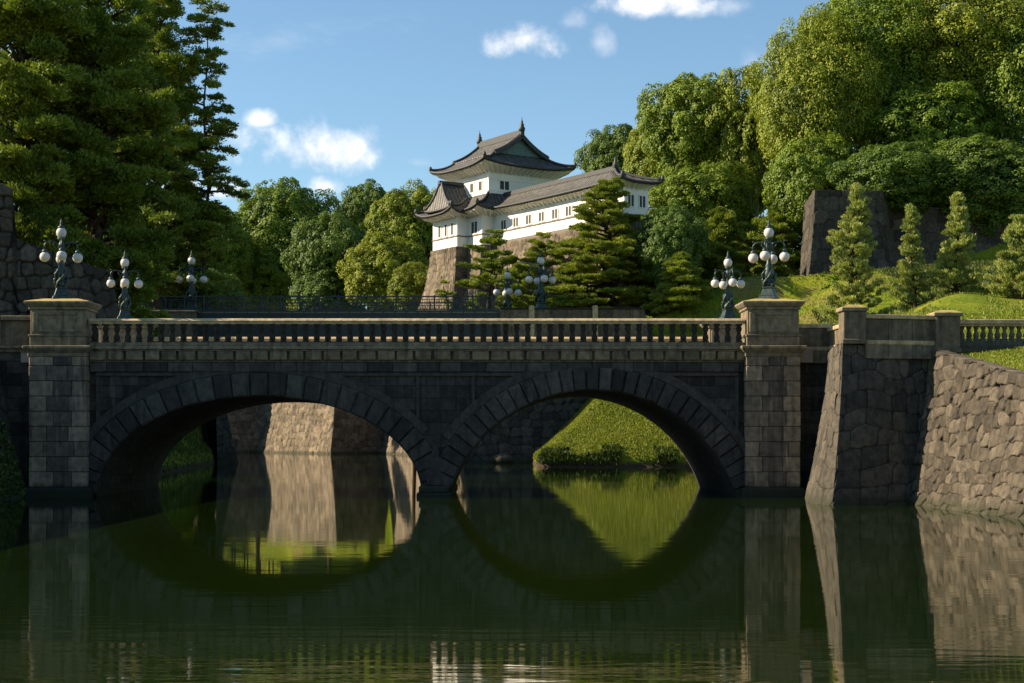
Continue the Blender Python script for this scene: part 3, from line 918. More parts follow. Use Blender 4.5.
o = fen.build("low_fence", M['iron']); o['label'] = "low dark metal rail fence along the lawn in front of the pale balustrade"; o['category'] = "fence"

# ------------------------------------------------------------------ lamps
def lamp_parts(root):
    b = MB()
    b.frustum(-.46, .46, -.46, .46, 0, -.40, .40, -.40, .40, .16); b.frustum(-.36, .36, -.36, .36, .16, -.24, .24, -.24, .24, .55)
    b.box(-.28, .28, -.28, .28, .55, .63)
    b.build("base", M['bronze'], root, bevel=.02)
    c = MB()
    c.lathe([(.22, .63), (.26, .75), (.20, .92), (.14, 1.0), (.24, 1.12), (.27, 1.3), (.22, 1.5), (.15, 1.62), (.19, 1.7), (.12, 1.82), (.10, 2.2), (.11, 2.5), (.17, 2.62), (.17, 2.75), (.10, 2.85), (.10, 2.98), (.2, 3.05), (.2, 3.10)], n=12)
    for k in range(4):                                   # curling beast ornaments hugging the shaft
        a = k * math.pi / 2 + .6
        p = [(math.cos(a + .5 * i) * r, math.sin(a + .5 * i) * r, z) for i, (r, z) in enumerate(((.30, .62), (.33, .85), (.26, 1.05), (.33, 1.25), (.24, 1.5)))]
        c.tube(p, [.05, .085, .06, .085, .03], 6)
        c.ball((math.cos(a + .9) * .30, math.sin(a + .9) * .30, 1.0), .09, 8)
    c.build("post", M['bronze'], root, smooth=True)
    for k in range(4):
        a = k * math.pi / 2
        ca, sa = math.cos(a), math.sin(a)
        q = lambda r, z: (ca * r, sa * r, z)
        m1 = MB()
        m1.tube([q(.1, 2.72), q(.28, 2.86), q(.52, 2.9), q(.70, 2.86), q(.80, 2.74), q(.80, 2.52)], [.055, .045, .042, .042, .042, .05], 7)
        m1.tube([q(.1, 2.5), q(.25, 2.58), q(.38, 2.74), q(.34, 2.84), q(.26, 2.80)], [.035, .03, .03, .025, .02], 6)
        m1.lathe([(.05, 2.52), (.12, 2.46), (.15, 2.38), (.13, 2.34)], q(.80, 0), 10)
        m1.ball(q(.80, 2.93), .05, 8)
        arm = m1.build("arm", M['bronze'], root, smooth=True)
        m2 = MB(); m2.ball(q(.80, 2.12), .255, 18)
        gl = m2.build("globe", M['globe'], arm, smooth=True)
    m2 = MB(); m2.ball((0, 0, 3.36), .255, 18, .28)
    m2.build("globe", M['globe'], root, smooth=True)
    m3 = MB(); m3.lathe([(.16, 3.60), (.18, 3.65), (.09, 3.72), (.05, 3.8), (.085, 3.86), (.04, 3.93), (.015, 4.1)], n=10)
    m3.build("finial", M['bronze'], root, smooth=True)
lampA = None
def lamp(loc, rot, sc, label, group):
    global lampA
    if lampA is None:
        lampA = empty("bridge_lamp", loc); lamp_parts(lampA); o = lampA
    else: o = copy_tree(lampA)
    o.location = loc; o.rotation_euler.z = rot; o.scale = (sc,) * 3
    tag(o, label, "lamp", group)
G1 = "five-globe bronze lamps along the two bridges"
zl = zy(298)
lamp((-21.75, .75, zl), .30, 1.0, "five-globe bronze lamp on the front left bridge pedestal, before the dark rampart", G1)
lamp((13.98, .75, zl), 1.15, 1.0, "five-globe bronze lamp on the front right bridge pedestal, before the grassy hill", G1)
lamp((-21.75, BW - .75, zl), .25, 1.0, "second five-globe lamp from the left, on the rear left bridge pedestal", G1)
lamp((13.98, BW - .75, zl), .2, 1.0, "five-globe lamp on the rear right bridge pedestal, just left of the nearest right lamp", G1)
# ------------------------------------------------------------------ the iron bridge behind, skewed to the view
IY0, IY1 = 95.0, 103.0
ib_o = (-15, 98, 16)
ib = empty("iron_bridge", ib_o, "dark iron girder bridge with lattice railing crossing behind the stone bridge", "bridge")
sI = (IY0 + CAM_D) / FPX
zi = lambda py: CAM_H - (py - 436) * sI
ix = lambda px: (px - 492) * sI
def ibm(mb, name, mat, bevel=0): return mb.build(name, mat, ib, ib_o, bevel=bevel)
xa, xb = ix(196), ix(503)
for y in (IY0 + .2, IY1 - .2):
    mb = MB()
    sk = 0 if y < 99 else -3
    mb.box(xa + sk, xb + sk, y - .15, y + .15, zi(340), zi(311), .5)
    mb.box(xa + sk, xb + sk, y - .28, y + .28, zi(311.6), zi(310.2), .5)
    mb.box(xa + sk, xb + sk, y - .28, y + .28, zi(341), zi(339.8), .5)
    for k in range(27):
        x = xa + sk + (xb - xa) * (k + .5) / 27
        mb.box(x - .06, x + .06, y - .24, y + .24, zi(339.8), zi(311.6), .5)
    ibm(mb, "girder", M['iron'])
# shallow arched lattice ribs under the deck
for y in (IY0 + .3, IY1 - .3):
    mb = MB()
    sk = 0 if y < 99 else -3
    prev = None
    for i in range(25):
        t = i / 24; x = xa + (xb - xa) * t + sk; z = 8.0 + 4.6 * math.sin(math.pi * t)
        if prev:
            mb.bar((prev[0], y, prev[1]), (x, y, z), .3, .45)
            mb.bar((x, y, z), (x, y, zi(341)), .16, .16)
            mb.bar((prev[0], y, zi(341.5)), (x, y, z), .1, .1)
        prev = (x, z)
    ibm(mb, "arch_rib", M['iron'])
mb = MB(); mb.add([(ix(105), IY0, zi(310.6)), (ix(520), IY0, zi(310.6)), (ix(520) - 3, IY1, zi(310.6)), (ix(105) - 3, IY1, zi(310.6)),
                   (ix(105), IY0, zi(313)), (ix(520), IY0, zi(313)), (ix(520) - 3, IY1, zi(313)), (ix(105) - 3, IY1, zi(313))],
                  [(0, 1, 2, 3), (7, 6, 5, 4), (0, 4, 5, 1), (2, 6, 7, 3), (1, 5, 6, 2), (3, 7, 4, 0)])
ibm(mb, "deck", M['asphalt'])
for y, sk in ((IY0, 0), (IY1, -3.0)):
    mb = MB(); x0_, x1_ = ix(108) + sk, ix(492) + sk
    mb.box(x0_, x1_, y - .07, y + .07, zi(297.2), zi(296), .5); mb.box(x0_, x1_, y - .05, y + .05, zi(309.8), zi(308.6), .5)
    mb.box(x0_, x1_, y - .04, y + .04, zi(299.8), zi(299.2), .5)
    n = int((x1_ - x0_) / 2.1)
    for i in range(n + 1):
        x = x0_ + (x1_ - x0_) * i / n
        mb.box(x - .09, x + .09, y - .09, y + .09, zi(310), zi(295.2), .5)
        if i == n: break
        w_ = (x1_ - x0_) / n
        for k in range(1, 8):                    # scrolled bars between the posts
            a = x + w_ * k / 8
            if k in (2, 6): 
                q = [(a + .14 * math.cos(t), y, (zi(309) + zi(300)) / 2 + .42 * math.sin(t)) for t in [j * math.pi / 5 for j in range(11)]]
                mb.tube(q, [.03] * 11, 4)
            mb.box(a - .022, a + .022, y - .022, y + .022, zi(309), zi(299), .5)
    ibm(mb, "railing", M['iron'])
mb = MB(); mb.box(ix(155), ix(197), IY0 - .5, IY1 + .5, 10, zi(312), .6); mb.box(ix(152), ix(199), IY0 - .6, IY1 + .6, zi(313), zi(310.8), .8)
ibm(mb, "stone_pier", M['panel'], .04)

# stone parapet at its right end
po = (10, 95, 15)
sp = empty("stone_parapet", po, "low weathered stone parapet with two short pillars right of the iron railing", "parapet")
mb = MB()
cuts = [500, 512, 530, 551, 572, 595, 612, 630, 641]
for a, c in zip(cuts, cuts[1:]):
    mb.box(ix(a) + .02, ix(c) - .02, IY0 - .3, IY0 + .3, 14.2, zi(309.6), rnd.random())
mb.add([(ix(641), IY0 - .3, 14.2), (ix(651), IY0 - .3, 14.2), (ix(644), IY0 - .3, zi(309.6)), (ix(641), IY0 - .3, zi(309.6)),
        (ix(641), IY0 + .3, 14.2), (ix(651), IY0 + .3, 14.2), (ix(644), IY0 + .3, zi(309.6)), (ix(641), IY0 + .3, zi(309.6))],
       [(0, 1, 2, 3), (7, 6, 5, 4), (1, 5, 6, 2), (0, 4, 5, 1), (2, 6, 7, 3)], .5)
mb.build("panel", M['panel'], sp, po, bevel=.03)
mb = MB(); mb.box(ix(500), ix(644), IY0 - .42, IY0 + .42, zi(309.6), zi(308), .4)
mb.build("coping", M['baluster'], sp, po, bevel=.04)
for px in (531.5, 595):
    mb = MB(); mb.box(ix(px) - .32, ix(px) + .32, IY0 - .5, IY0 + .5, 14.2, zi(307), .9); mb.frustum(ix(px) - .36, ix(px) + .36, IY0 - .55, IY0 + .55, zi(307), ix(px) - .2, ix(px) + .2, IY0 - .3, IY0 + .3, zi(305.6), .9)
    mb.build("pillar", M['rail'], sp, po, bevel=.03)
zi2 = CAM_H - (309 - 436) * sI
lamp((ix(541), IY0 + .6, zi2 - .3), .25, 1.73, "five-globe lamp at the right end of the iron railing, right one of the close pair", G1)
lamp((at(507.5, 0, IY1).x, IY1, zi2 - .8), .15, 1.62, "five-globe lamp at the right end of the iron railing, left one of the close pair", G1)
lamp((ix(190.5), IY0 + .6, zi2 - .2), .1, 1.70, "front five-globe lamp on the iron bridge's left stone pier, before dark trees", G1)
lamp((at(174, 0, IY1).x, IY1, zi2 + .6), .75, 1.60, "five-globe lamp half hidden behind the one on the iron bridge's left stone pier", G1)

# ------------------------------------------------------------------ the white keep
KO = Vector((-.47, 132.0)); KU = Vector((.835, .55)); KV = Vector((-.55, .835))
def K(u, v, z): 
    p = KO + KU * u + KV * v
    return (p.x, p.y, z)
k_o = K(4, 4, 29)
keep = empty("castle_keep", k_o, "white two-storey castle turret with dark tiled roofs and a long side gallery", "castle")
def kb(mb, name, mat, parent=None, bevel=0, smooth=False): return mb.build(name, mat, parent or keep, k_o, bevel=bevel, smooth=smooth)
def kbox(mb, u0, u1, v0, v1, z0, z1, tone=None):
    vs = [K(u, v, z) for z in (z0, z1) for u, v in ((u0, v0), (u1, v0), (u1, v1), (u0, v1))]
    mb.add(vs, [(3, 2, 1, 0), (4, 5, 6, 7), (0, 1, 5, 4), (1, 2, 6, 5), (2, 3, 7, 6), (3, 0, 4, 7)], tone)

def roof_sheet(edge_fn, nu, nv, thick, name, parent=None, mat=None):
    """edge_fn(a, b) -> (u, v, z) with a along the eave 0..1 and b up the slope 0..1; a real slab with thickness"""
    P = np.array([[K(*edge_fn(a / nu, b / nv)) for a in range(nu + 1)] for b in range(nv + 1)])
    B = P.copy(); B[..., 2] -= thick
    rr, cc = nv + 1, nu + 1
    V = np.concatenate([P.reshape(-1, 3), B.reshape(-1, 3)])
    i_ = np.arange(rr * cc).reshape(rr, cc); j_ = i_ + rr * cc
    q = lambda m_: np.stack([m_[:-1, :-1], m_[:-1, 1:], m_[1:, 1:], m_[1:, :-1]], -1).reshape(-1, 4)
    F = [q(i_), q(j_)[:, ::-1]]
    for e in (np.stack([i_[0], j_[0]]), np.stack([j_[-1], i_[-1]]), np.stack([j_[:, 0], i_[:, 0]]), np.stack([i_[:, -1], j_[:, -1]])):
        F.append(np.stack([e[0, :-1], e[1, :-1], e[1, 1:], e[0, 1:]], -1))
    F = np.concatenate(F)
    mid = P[:, :, :]
    al = np.zeros((rr, cc)); dn = np.zeros((rr, cc))
    ax = P[0, -1] - P[0, 0]; ax = ax / np.linalg.norm(ax)
    al = (P - P[0, 0]) @ ax
    dn[1:] = np.cumsum(np.linalg.norm(np.diff(P, axis=0), axis=2), axis=0)
    return np_mesh(name, V, F, mat or M['tile'], parent or keep, {'along': np.tile(al.ravel(), 2), 'down': np.tile(dn.ravel(), 2)}, origin=k_o)

def hip_roof(u0, u1, v0, v1, ze, tu0, tu1, tv0, tv1, zt, up=.9, conc=1.6, thick=.35, sides='sewn', part="roof"):
    """four concave slopes from an eave rectangle with upturned corners to a smaller top rectangle"""
    def slope(c0, c1, t0, t1):
        def fn(a, b):
            e = (c0[0] + (c1[0] - c0[0]) * a, c0[1] + (c1[1] - c0[1]) * a)
            t = (t0[0] + (t1[0] - t0[0]) * a, t0[1] + (t1[1] - t0[1]) * a)
            lift = up * abs(2 * a - 1) ** 3.2 * (1 - b) ** 1.5
            return (e[0] + (t[0] - e[0]) * b, e[1] + (t[1] - e[1]) * b, ze + (zt - ze) * (b * .55 + .45 * b ** conc * b) + lift)
        return fn
    E = [(u0, v0), (u1, v0), (u1, v1), (u0, v1)]; T = [(tu0, tv0), (tu1, tv0), (tu1, tv1), (tu0, tv1)]
    fns = {'s': (E[0], E[1], T[0], T[1]), 'e': (E[1], E[2], T[1], T[2]), 'n': (E[2], E[3], T[2], T[3]), 'w': (E[3], E[0], T[3], T[0])}
    for s in sides: roof_sheet(slope(*fns[s]), 20, 8, thick, part)
    mb = MB()
    for i in range(4):                                    # ridge tiles down the hips and along the eaves
        f = slope(E[i], E[(i + 1) % 4], T[i], T[(i + 1) % 4])
        if 'senw'[i] in sides or 'senw'[i - 1] in sides:
            mb.tube([Vector(K(*f(0, b / 8))) + Vector((0, 0, .12)) for b in range(9)], [.24] + [.19] * 8, 6)
            mb.ball(Vector(K(*f(0, 0))) + Vector((0, 0, .25)), .26, 8, .42)
        if 'senw'[i] in sides:
            mb.tube([Vector(K(*f(a / 20, 0))) + Vector((0, 0, -.10)) for a in range(21)], [.17] * 21, 6)
    kb(mb, "hip_ridge", M['ridge'], smooth=True)
    # white plastered soffit under the eaves
    return slope
def soffit(u0, u1, v0, v1, z, iu0, iu1, iv0, iv1, zi_, up=.7):
    mb = MB()
    E = [(u0, v0), (u1, v0), (u1, v1), (u0, v1)]; T = [(iu0, iv0), (iu1, iv0), (iu1, iv1), (iu0, iv1)]
    for i in range(4):
        a, b_, c, d = E[i], E[(i + 1) % 4], T[i], T[(i + 1) % 4]
        rows = [[K(p[0] + (q[0] - p[0]) * t / 16, p[1] + (q[1] - p[1]) * t / 16, zz + lf * abs(2 * t / 16 - 1) ** 3.2) for t in range(17)] for p, q, zz, lf in ((a, b_, z, up), (c, d, zi_, 0))]
        mb.grid(rows, flip=True)
    kb(mb, "soffit", M['plaster'])
    mb = MB()                                            # rafters showing under the plaster
    for i in range(4):
        a, b_, c, d = E[i], E[(i + 1) % 4], T[i], T[(i + 1) % 4]
        n = int((Vector(b_) - Vector(a)).length / .9)
        for k in range(1, n):
            t = k / n; lf = up * abs(2 * t - 1) ** 3.2
            p = (c[0] + (d[0] - c[0]) * t, c[1] + (d[1] - c[1]) * t); q = (a[0] + (b_[0] - a[0]) * t, a[1] + (b_[1] - a[1]) * t)
            mb.bar(Vector(K(*p, zi_ - .1)), Vector(K(q[0] * .94 + p[0] * .06, q[1] * .94 + p[1] * .06, z + lf - .1)), .22, .2)
    kb(mb, "rafter_row", M['plaster'])

def window(u, v, face, w_, z0, z1, bars=2):
    """recessed window on the left ('w', constant u) or front ('s', constant v) wall"""
    fr = MB(); pn = MB(); t = .14
    def bx(m_, a0, a1, d0, d1, z0_, z1_):
        if face == 's': kbox(m_, u + a0, u + a1, v + d0, v + d1, z0_, z1_)
        else: kbox(m_, u + d0, u + d1, v + a0, v + a1, z0_, z1_)
    h = w_ / 2
    bx(fr, -h - t, -h, -.09, .05, z0 - t, z1 + t); bx(fr, h, h + t, -.09, .05, z0 - t, z1 + t)
    bx(fr, -h, h, -.09, .05, z1, z1 + t); bx(fr, -h, h, -.09, .05, z0 - t, z0)
    if bars > 1: bx(fr, -.06, .06, -.08, .05, z0, z1)
    f = kb(fr, "window", M['plaster'])
    bx(pn, -h, h, -.035, .03, z0, z1)
    kb(pn, "grille", M['grille'], f)

# upper storey
LU, LV = 11.5, 10.3
ZU0, ZU1 = 35.0, 40.2
mb = MB(); kbox(mb, 0, LU, 0, LV, ZU0, ZU1)
kb(mb, "upper_wall", M['plaster'])
mb = MB()
for z in (38.55, 37.0): kbox(mb, -.07, LU + .07, -.07, LV + .07, z, z + .16)
kb(mb, "wall_band", M['plaster'])
window(2.6, 0, 's', 1.5, 37.25, 38.45); window(8.9, 0, 's', 2.0, 37.25, 38.45)
for v in (2.0, 4.2, 6.6, 8.4): window(0, v, 'w', .8, 37.2, 38.45, 1)
soffit(-1.85, LU + 1.8, -1.85, LV + 1.9, 40.25, -.02, LU + .02, -.02, LV + .02, 39.6, .5)
hip_roof(-1.95, LU + 1.9, -1.95, LV + 2.0, 40.5, 1.6, LU - 1.6, .9, LV + .4, 42.6, up=.72)
# gabled top, ridge running away from the viewer
zr = 45.3; um = LU / 2
for s in (-1, 1):
    def gfn(a, b, s=s):
        u = um + s * (um - 1.55 + .35) * (1 - b)
        z = 42.45 + (zr - 42.45) * (b * .55 + .45 * b ** 2.0)
        v = .25 + (LV + .6) * a
        return (u, v if s > 0 else LV + 1.1 - v, z)
    roof_sheet(gfn, 16, 10, .3, "roof")
for v0, dirn in ((.25, -1), (LV + .85, 1)):               # gable ends: copper-green boards, barge boards
    mb = MB(); n = 10; low = []; 
    pts = []
    for i in range(2 * n + 1):
        t = i / n - 1; b = 1 - abs(t)
        pts.append((um + t * (um - 1.2), 42.45 + (zr - 42.45) * (b * .55 + .45 * b * b)))
    vg = v0 + .55 * (-dirn)
    mb.grid([[K(u, vg, 42.3), K(u, vg, z - .15)] for u, z in pts])
    g_ = kb(mb, "gable", M['copper'])
    mb = MB()
    for (u0_, z0_), (u1_, z1_) in zip(pts, pts[1:]):
        mb.bar(K(u0_, v0, z0_ - .12), K(u1_, v0, z1_ - .12), .35, .55)
    kb(mb, "barge_board", M['ridge'], g_)
    mb = MB()
    for (u0_, z0_), (u1_, z1_) in zip(pts, pts[1:]):
        mb.tube([Vector(K(u0_, v0 - dirn * .1, z0_ + .15)), Vector(K(u1_, v0 - dirn * .1, z1_ + .15))], [.22, .22], 6)
    kb(mb, "verge_tile", M['tile'] if False else M['ridge'], g_)
mb = MB()
mb.bar(K(um, .05, zr + .15), K(um, LV + 1.05, zr + .15), .6, .7); mb.bar(K(um, .0, zr + .6), K(um, LV + 1.1, zr + .6), .35, .25)
kb(mb, "main_ridge", M['ridge'])
for v in (.25, LV + .85):
    mb = MB()
    c = Vector(K(um, v, zr + .5))
    mb.lathe([(.42, 0), (.50, .35), (.30, .7), (.34, .95), (.16, 1.1), (.20, 1.25), (.06, 1.6), (.02, 2.0)], c, 8)
    kb(mb, "roof_finial", M['ridge'], smooth=True)

# lower storey, its wing and bays
ZL0, ZL1 = 29.3, 33.9
mb = MB()
kbox(mb, -1.2, 11.5, -.2, 3.5, ZL0, ZL1); kbox(mb, -3.0, 11.5, 3.4, 9.9, ZL0, ZL1 - .01)
kb(mb, "lower_wall", M['plaster'])
mb = MB()
for z in (30.75,): kbox(mb, -1.3, 0, -.3, 3.4, z, z + .16); kbox(mb, -3.1, 0, 3.3, 10.0, z + .004, z + .164)
kb(mb, "wall_band", M['timber'])
mb = MB(); kbox(mb, -1.35, 0, -.35, 3.35, ZL0 - .35, ZL0 + .06); kbox(mb, -3.15, 0, 3.25, 10.05, ZL0 - .36, ZL0 + .05)
kb(mb, "sill_beam", M['timber'])
window(-1.2, 1.7, 'w', 1.5, 31.1, 32.7); 
for v in (4.6, 6.3, 8.0): window(-3.0, v, 'w', .55, 31.1, 32.7, 1)
# lower roof skirt round the turret
hip_roof(-3.0, LU + 1.6, -1.7, LV + 1.4, 34.2, -.1, LU + .1, -.1, LV + .1, 36.6, up=.6, part="lower_roof")
hip_roof(-4.8, 1.2, 2.0, 11.6, 34.05, -1.0, .4, 4.2, 9.2, 36.2, up=.75, part="lower_roof", sides='wsn')
soffit(-4.7, 1.2, 2.1, 11.5, 33.85, -3.02, .8, 3.38, 9.92, 33.5, .6)
soffit(-2.9, 4, -1.6, 4, 34.0, -1.22, 3.5, -.22, 3.6, 33.5, .5)
# steep hipped roof over the wing
hip_roof(-4.3, .9, 3.2, 9.9, 34.75, -3.7, .5, 6.4, 6.9, 38.5, up=.25, part="dormer_roof", thick=.3)
mb = MB(); mb.bar(K(-4.0, 6.65, 38.6), K(.7, 6.65, 38.6), .5, .5)
kb(mb, "hip_ridge", M['ridge'])

# the long gallery coming forward to the right
CV0, CV1 = -.2, -29.0
CU0, CU1 = .8, 4.6
mb = MB(); kbox(mb, CU0, CU1, CV1, CV0 - .01, 29.7, 33.95)
kb(mb, "gallery_wall", M['plaster'])
mb = MB(); kbox(mb, CU0 - .1, CU0 + .3, CV1 - .1, CV0 - .02, 31.0, 31.16)
kb(mb, "wall_band", M['timber'])
mb = MB(); kbox(mb, CU0 - .14, CU1, CV1 - .14, CV0 - .02, 29.4, 29.76)
kb(mb, "sill_beam", M['timber'])
for i in range(9): window(CU0, -2.6 - i * 3.0, 'w', 1.15, 31.35, 32.55, 2)
window((CU0 + CU1) / 2 - .9, CV1, 's', .9, 31.2, 32.6); window((CU0 + CU1) / 2 + .9, CV1, 's', .9, 31.2, 32.6)
hip_roof(CU0 - 1.25, CU1 + 1.25, CV1 - 1.25, 1.5, 34.2, 2.6, 2.8, CV1 + 4.2, 1.5, 36.4, up=.35, sides='wes', part="gallery_roof")
soffit(CU0 - 1.15, CU1 + 1.15, CV1 - 1.15, 1.2, 34.05, CU0 - .02, CU1 + .02, CV1 - .02, 1.0, 33.5, .3)
mb = MB(); mb.bar(K(2.7, CV1 + 4.1, 36.55), K(2.7, 1.0, 36.55), .5, .55)
kb(mb, "main_ridge", M['ridge'])
mb = MB(); mb.lathe([(.35, 0), (.38, .3), (.16, .7), (.03, 1.3)], Vector(K(2.7, CV1 + 4.2, 36.7)), 8)
kb(mb, "roof_finial", M['ridge'])

# stone base under the keep
def kp(u, v): p = KO + KU * u + KV * v; return (p.x, p.y)
w = wall_mesh("keep_base", M['rubble_far'], [kp(5, 13.7), kp(-6.8, 13.6), kp(-6.8, -.3), kp(-5.0, -.3), kp(-5.0, -3.9), kp(-3.0, -3.9), kp(-3.0, -32.6), kp(4.8, -32.6)],
              [29.35] * 8, 3.6, +1, 1.15, .9, .17, .17, 21, base=14.5, cap=5, power=1.7)
tag(w, "battered grey-brown stone base under the white castle turret and gallery", "wall")
# ------------------------------------------------------------------ vegetation
rng = np.random.RandomState(11)
def unit(n, r=rng):
    v = r.normal(size=(n, 3)); return v / np.linalg.norm(v, axis=1)[:, None]

def leaf_arrays(C, Nrm, ln, wd, r, direction=None, jn=.6):
    """rhombic leaves at C facing Nrm (jittered) -> verts, faces"""
    n = len(C)
    Nn = Nrm + r.normal(size=(n, 3)) * jn; Nn /= np.linalg.norm(Nn, axis=1)[:, None]
    t = (direction if direction is not None else r.normal(size=(n, 3)))
    if direction is None: t = t - (t * Nn).sum(1)[:, None] * Nn
    t = t / (np.linalg.norm(t, axis=1)[:, None] + 1e-9)
    b = np.cross(Nn, t); b /= np.linalg.norm(b, axis=1)[:, None] + 1e-9
    L = (ln * r.uniform(.7, 1.3, n))[:, None]; W = (wd * r.uniform(.7, 1.3, n))[:, None]
    V = np.stack([C - t * L / 2, C + b * W / 2, C + t * L / 2, C - b * W / 2], 1).reshape(-1, 3)
    return V

def leaf_obj(name, V, mat, tone, parent=None):
    n = len(V) // 4
    return np_mesh(name, V, np.arange(n * 4).reshape(n, 4), mat, parent, {'tone': np.repeat(tone, 4)})

def broad_crown(seed, mat, R=10.0, squash=.95, nclump=70, leaf=.42, density=1.0):
    """rounded evergreen crown: billowing clumps of clumps, radius R around the origin, base at -R*squash"""
    r = np.random.RandomState(seed)
    Vs, Ts, limbs = [], [], []
    D = unit(nclump * 3, r)
    D = D[D[:, 2] > -.6][:nclump]
    # spread directions apart
    for _ in range(12):
        d = D[:, None] - D[None]; q = (d ** 2).sum(2) + np.eye(len(D)) * 9
        D = D + (d / q[..., None] ** 1.5).sum(1) * .004; D /= np.linalg.norm(D, axis=1)[:, None]
    for i, d in enumerate(D):
        rad = R * r.uniform(.60, .90) * (1 - .12 * (d[2] < 0))
        cr = R * r.uniform(.17, .30)
        c = d * rad * np.array([1, 1, squash])
        limbs.append(c * .8)
        ns = 17
        sd = unit(ns * 2, r); sd = sd[(sd @ d) > -.35][:ns]
        ctone = r.uniform(.2, .8)
        for e in sd:
            sr = cr * r.uniform(.30, .52)
            sc = c + e * (cr - sr * .5) * np.array([1, 1, .85])
            m_ = int(46 * density * (sr / (R * .11)) ** 1.5) + 8
            u_ = unit(m_, r); u_[:, 2] = np.abs(u_[:, 2]) * r.choice([1, 1, 1, -.5], m_) 
            u_ = u_ + e * .45; u_ /= np.linalg.norm(u_, axis=1)[:, None]
            P = sc + u_ * sr * (r.uniform(.65, 1.05, m_) ** .6)[:, None]
            Vs.append(leaf_arrays(P, u_ * .85 + d * .3 + np.array([0, 0, .25]), leaf, leaf * .66, r, jn=.30))
            Ts.append(np.clip(ctone + r.normal(0, .22, m_), 0, 1))
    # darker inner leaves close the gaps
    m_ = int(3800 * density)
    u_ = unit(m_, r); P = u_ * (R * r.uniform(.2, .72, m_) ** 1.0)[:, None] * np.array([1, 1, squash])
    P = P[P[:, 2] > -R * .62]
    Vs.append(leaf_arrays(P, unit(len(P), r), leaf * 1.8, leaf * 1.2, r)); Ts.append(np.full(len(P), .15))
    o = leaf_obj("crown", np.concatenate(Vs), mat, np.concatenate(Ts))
    return o, limbs

def trunk_mesh(name, h, r0, limbs, parent, seed, mat=None, lean=(0, 0), rel=.0, nl=9):
    """trunk from the ground to the crown centre at height h with limbs to the given points"""
    r = random.Random(seed); mb = MB()
    n = 7
    pts = [Vector((lean[0] * t * t + r.uniform(-.25, .25) * r0 * 2 * (t > 0), lean[1] * t * t + r.uniform(-.25, .25) * r0 * 2 * (t > 0), h * t - .6 * (t == 0))) for t in [i / n for i in range(n + 1)]]
    mb.tube(pts, [r0 * (1.35 if i == 0 else 1) * (1 - .62 * i / n) for i in range(n + 1)], 9)
    pick = list(limbs); r.shuffle(pick)
    for l in pick[:nl]:
        k = r.randint(2, n - 1); s = pts[k]; e = Vector(l)
        mid = s.lerp(e, .5) + Vector((r.uniform(-.6, .6), r.uniform(-.6, .6), r.uniform(-.3, .6)))
        rr = r0 * (1 - .62 * k / n) * .55
        mb.tube([s, s.lerp(mid, .5) + Vector((0, 0, .1)), mid, e], [rr, rr * .8, rr * .6, rr * .2], 6)
    return mb.build(name, mat or M['bark'], parent, smooth=True)

VAR = {}
def crown_variant(key, seed, mat, **kw):
    if key not in VAR:
        o, limbs = broad_crown(seed, mat, **kw)
        VAR[key] = (o.data, limbs); bpy.data.objects.remove(o)
    return VAR[key]
for i, s in enumerate((3, 8, 15)): crown_variant('a%d' % i, s, M['leaf_a'])
crown_variant('b0', 23, M['leaf_b'], nclump=64); crown_variant('b1', 31, M['leaf_b'], nclump=84)
crown_variant('c0', 41, M['leaf_c']); crown_variant('c1', 47, M['leaf_c'], nclump=90)
crown_variant('big0', 53, M['leaf_a'], nclump=150, leaf=.30, density=.75); crown_variant('big1', 59, M['leaf_b'], nclump=150, leaf=.30, density=.75)

def broad_tree(px, py, rx, ry, Y, var, label, group, name="broadleaf_tree", rot=None, zbase=None):
    c = at(px, py, Y); s = (Y + CAM_D) / FPX
    zb = tz(c.x, Y) if zbase is None else zbase
    zb = min(zb, c.z - ry * s * .8)
    root = empty(name, (c.x, c.y, zb), label, "tree", group)
    me, limbs = VAR[var]
    cr = bpy.data.objects.new("crown", me); col.objects.link(cr); cr.parent = root
    sx, sz = rx * s / 10, ry * s / 10
    cr.scale = (sx, sx * .95, sz); cr.location = (0, 0, c.z - zb)
    a = rot if rot is not None else (abs(int(px * 7 + py * 13)) % 628) / 100
    cr.rotation_euler.z = a
    ca, sa = math.cos(a), math.sin(a)
    L = [Vector(((l[0] * ca - l[1] * sa) * sx, (l[0] * sa + l[1] * ca) * sx, l[2] * sz + c.z - zb)) for l in limbs]
    trunk_mesh("trunk", c.z - zb, max(.35, rx * s * .05), L, root, int(px + py))
    return root

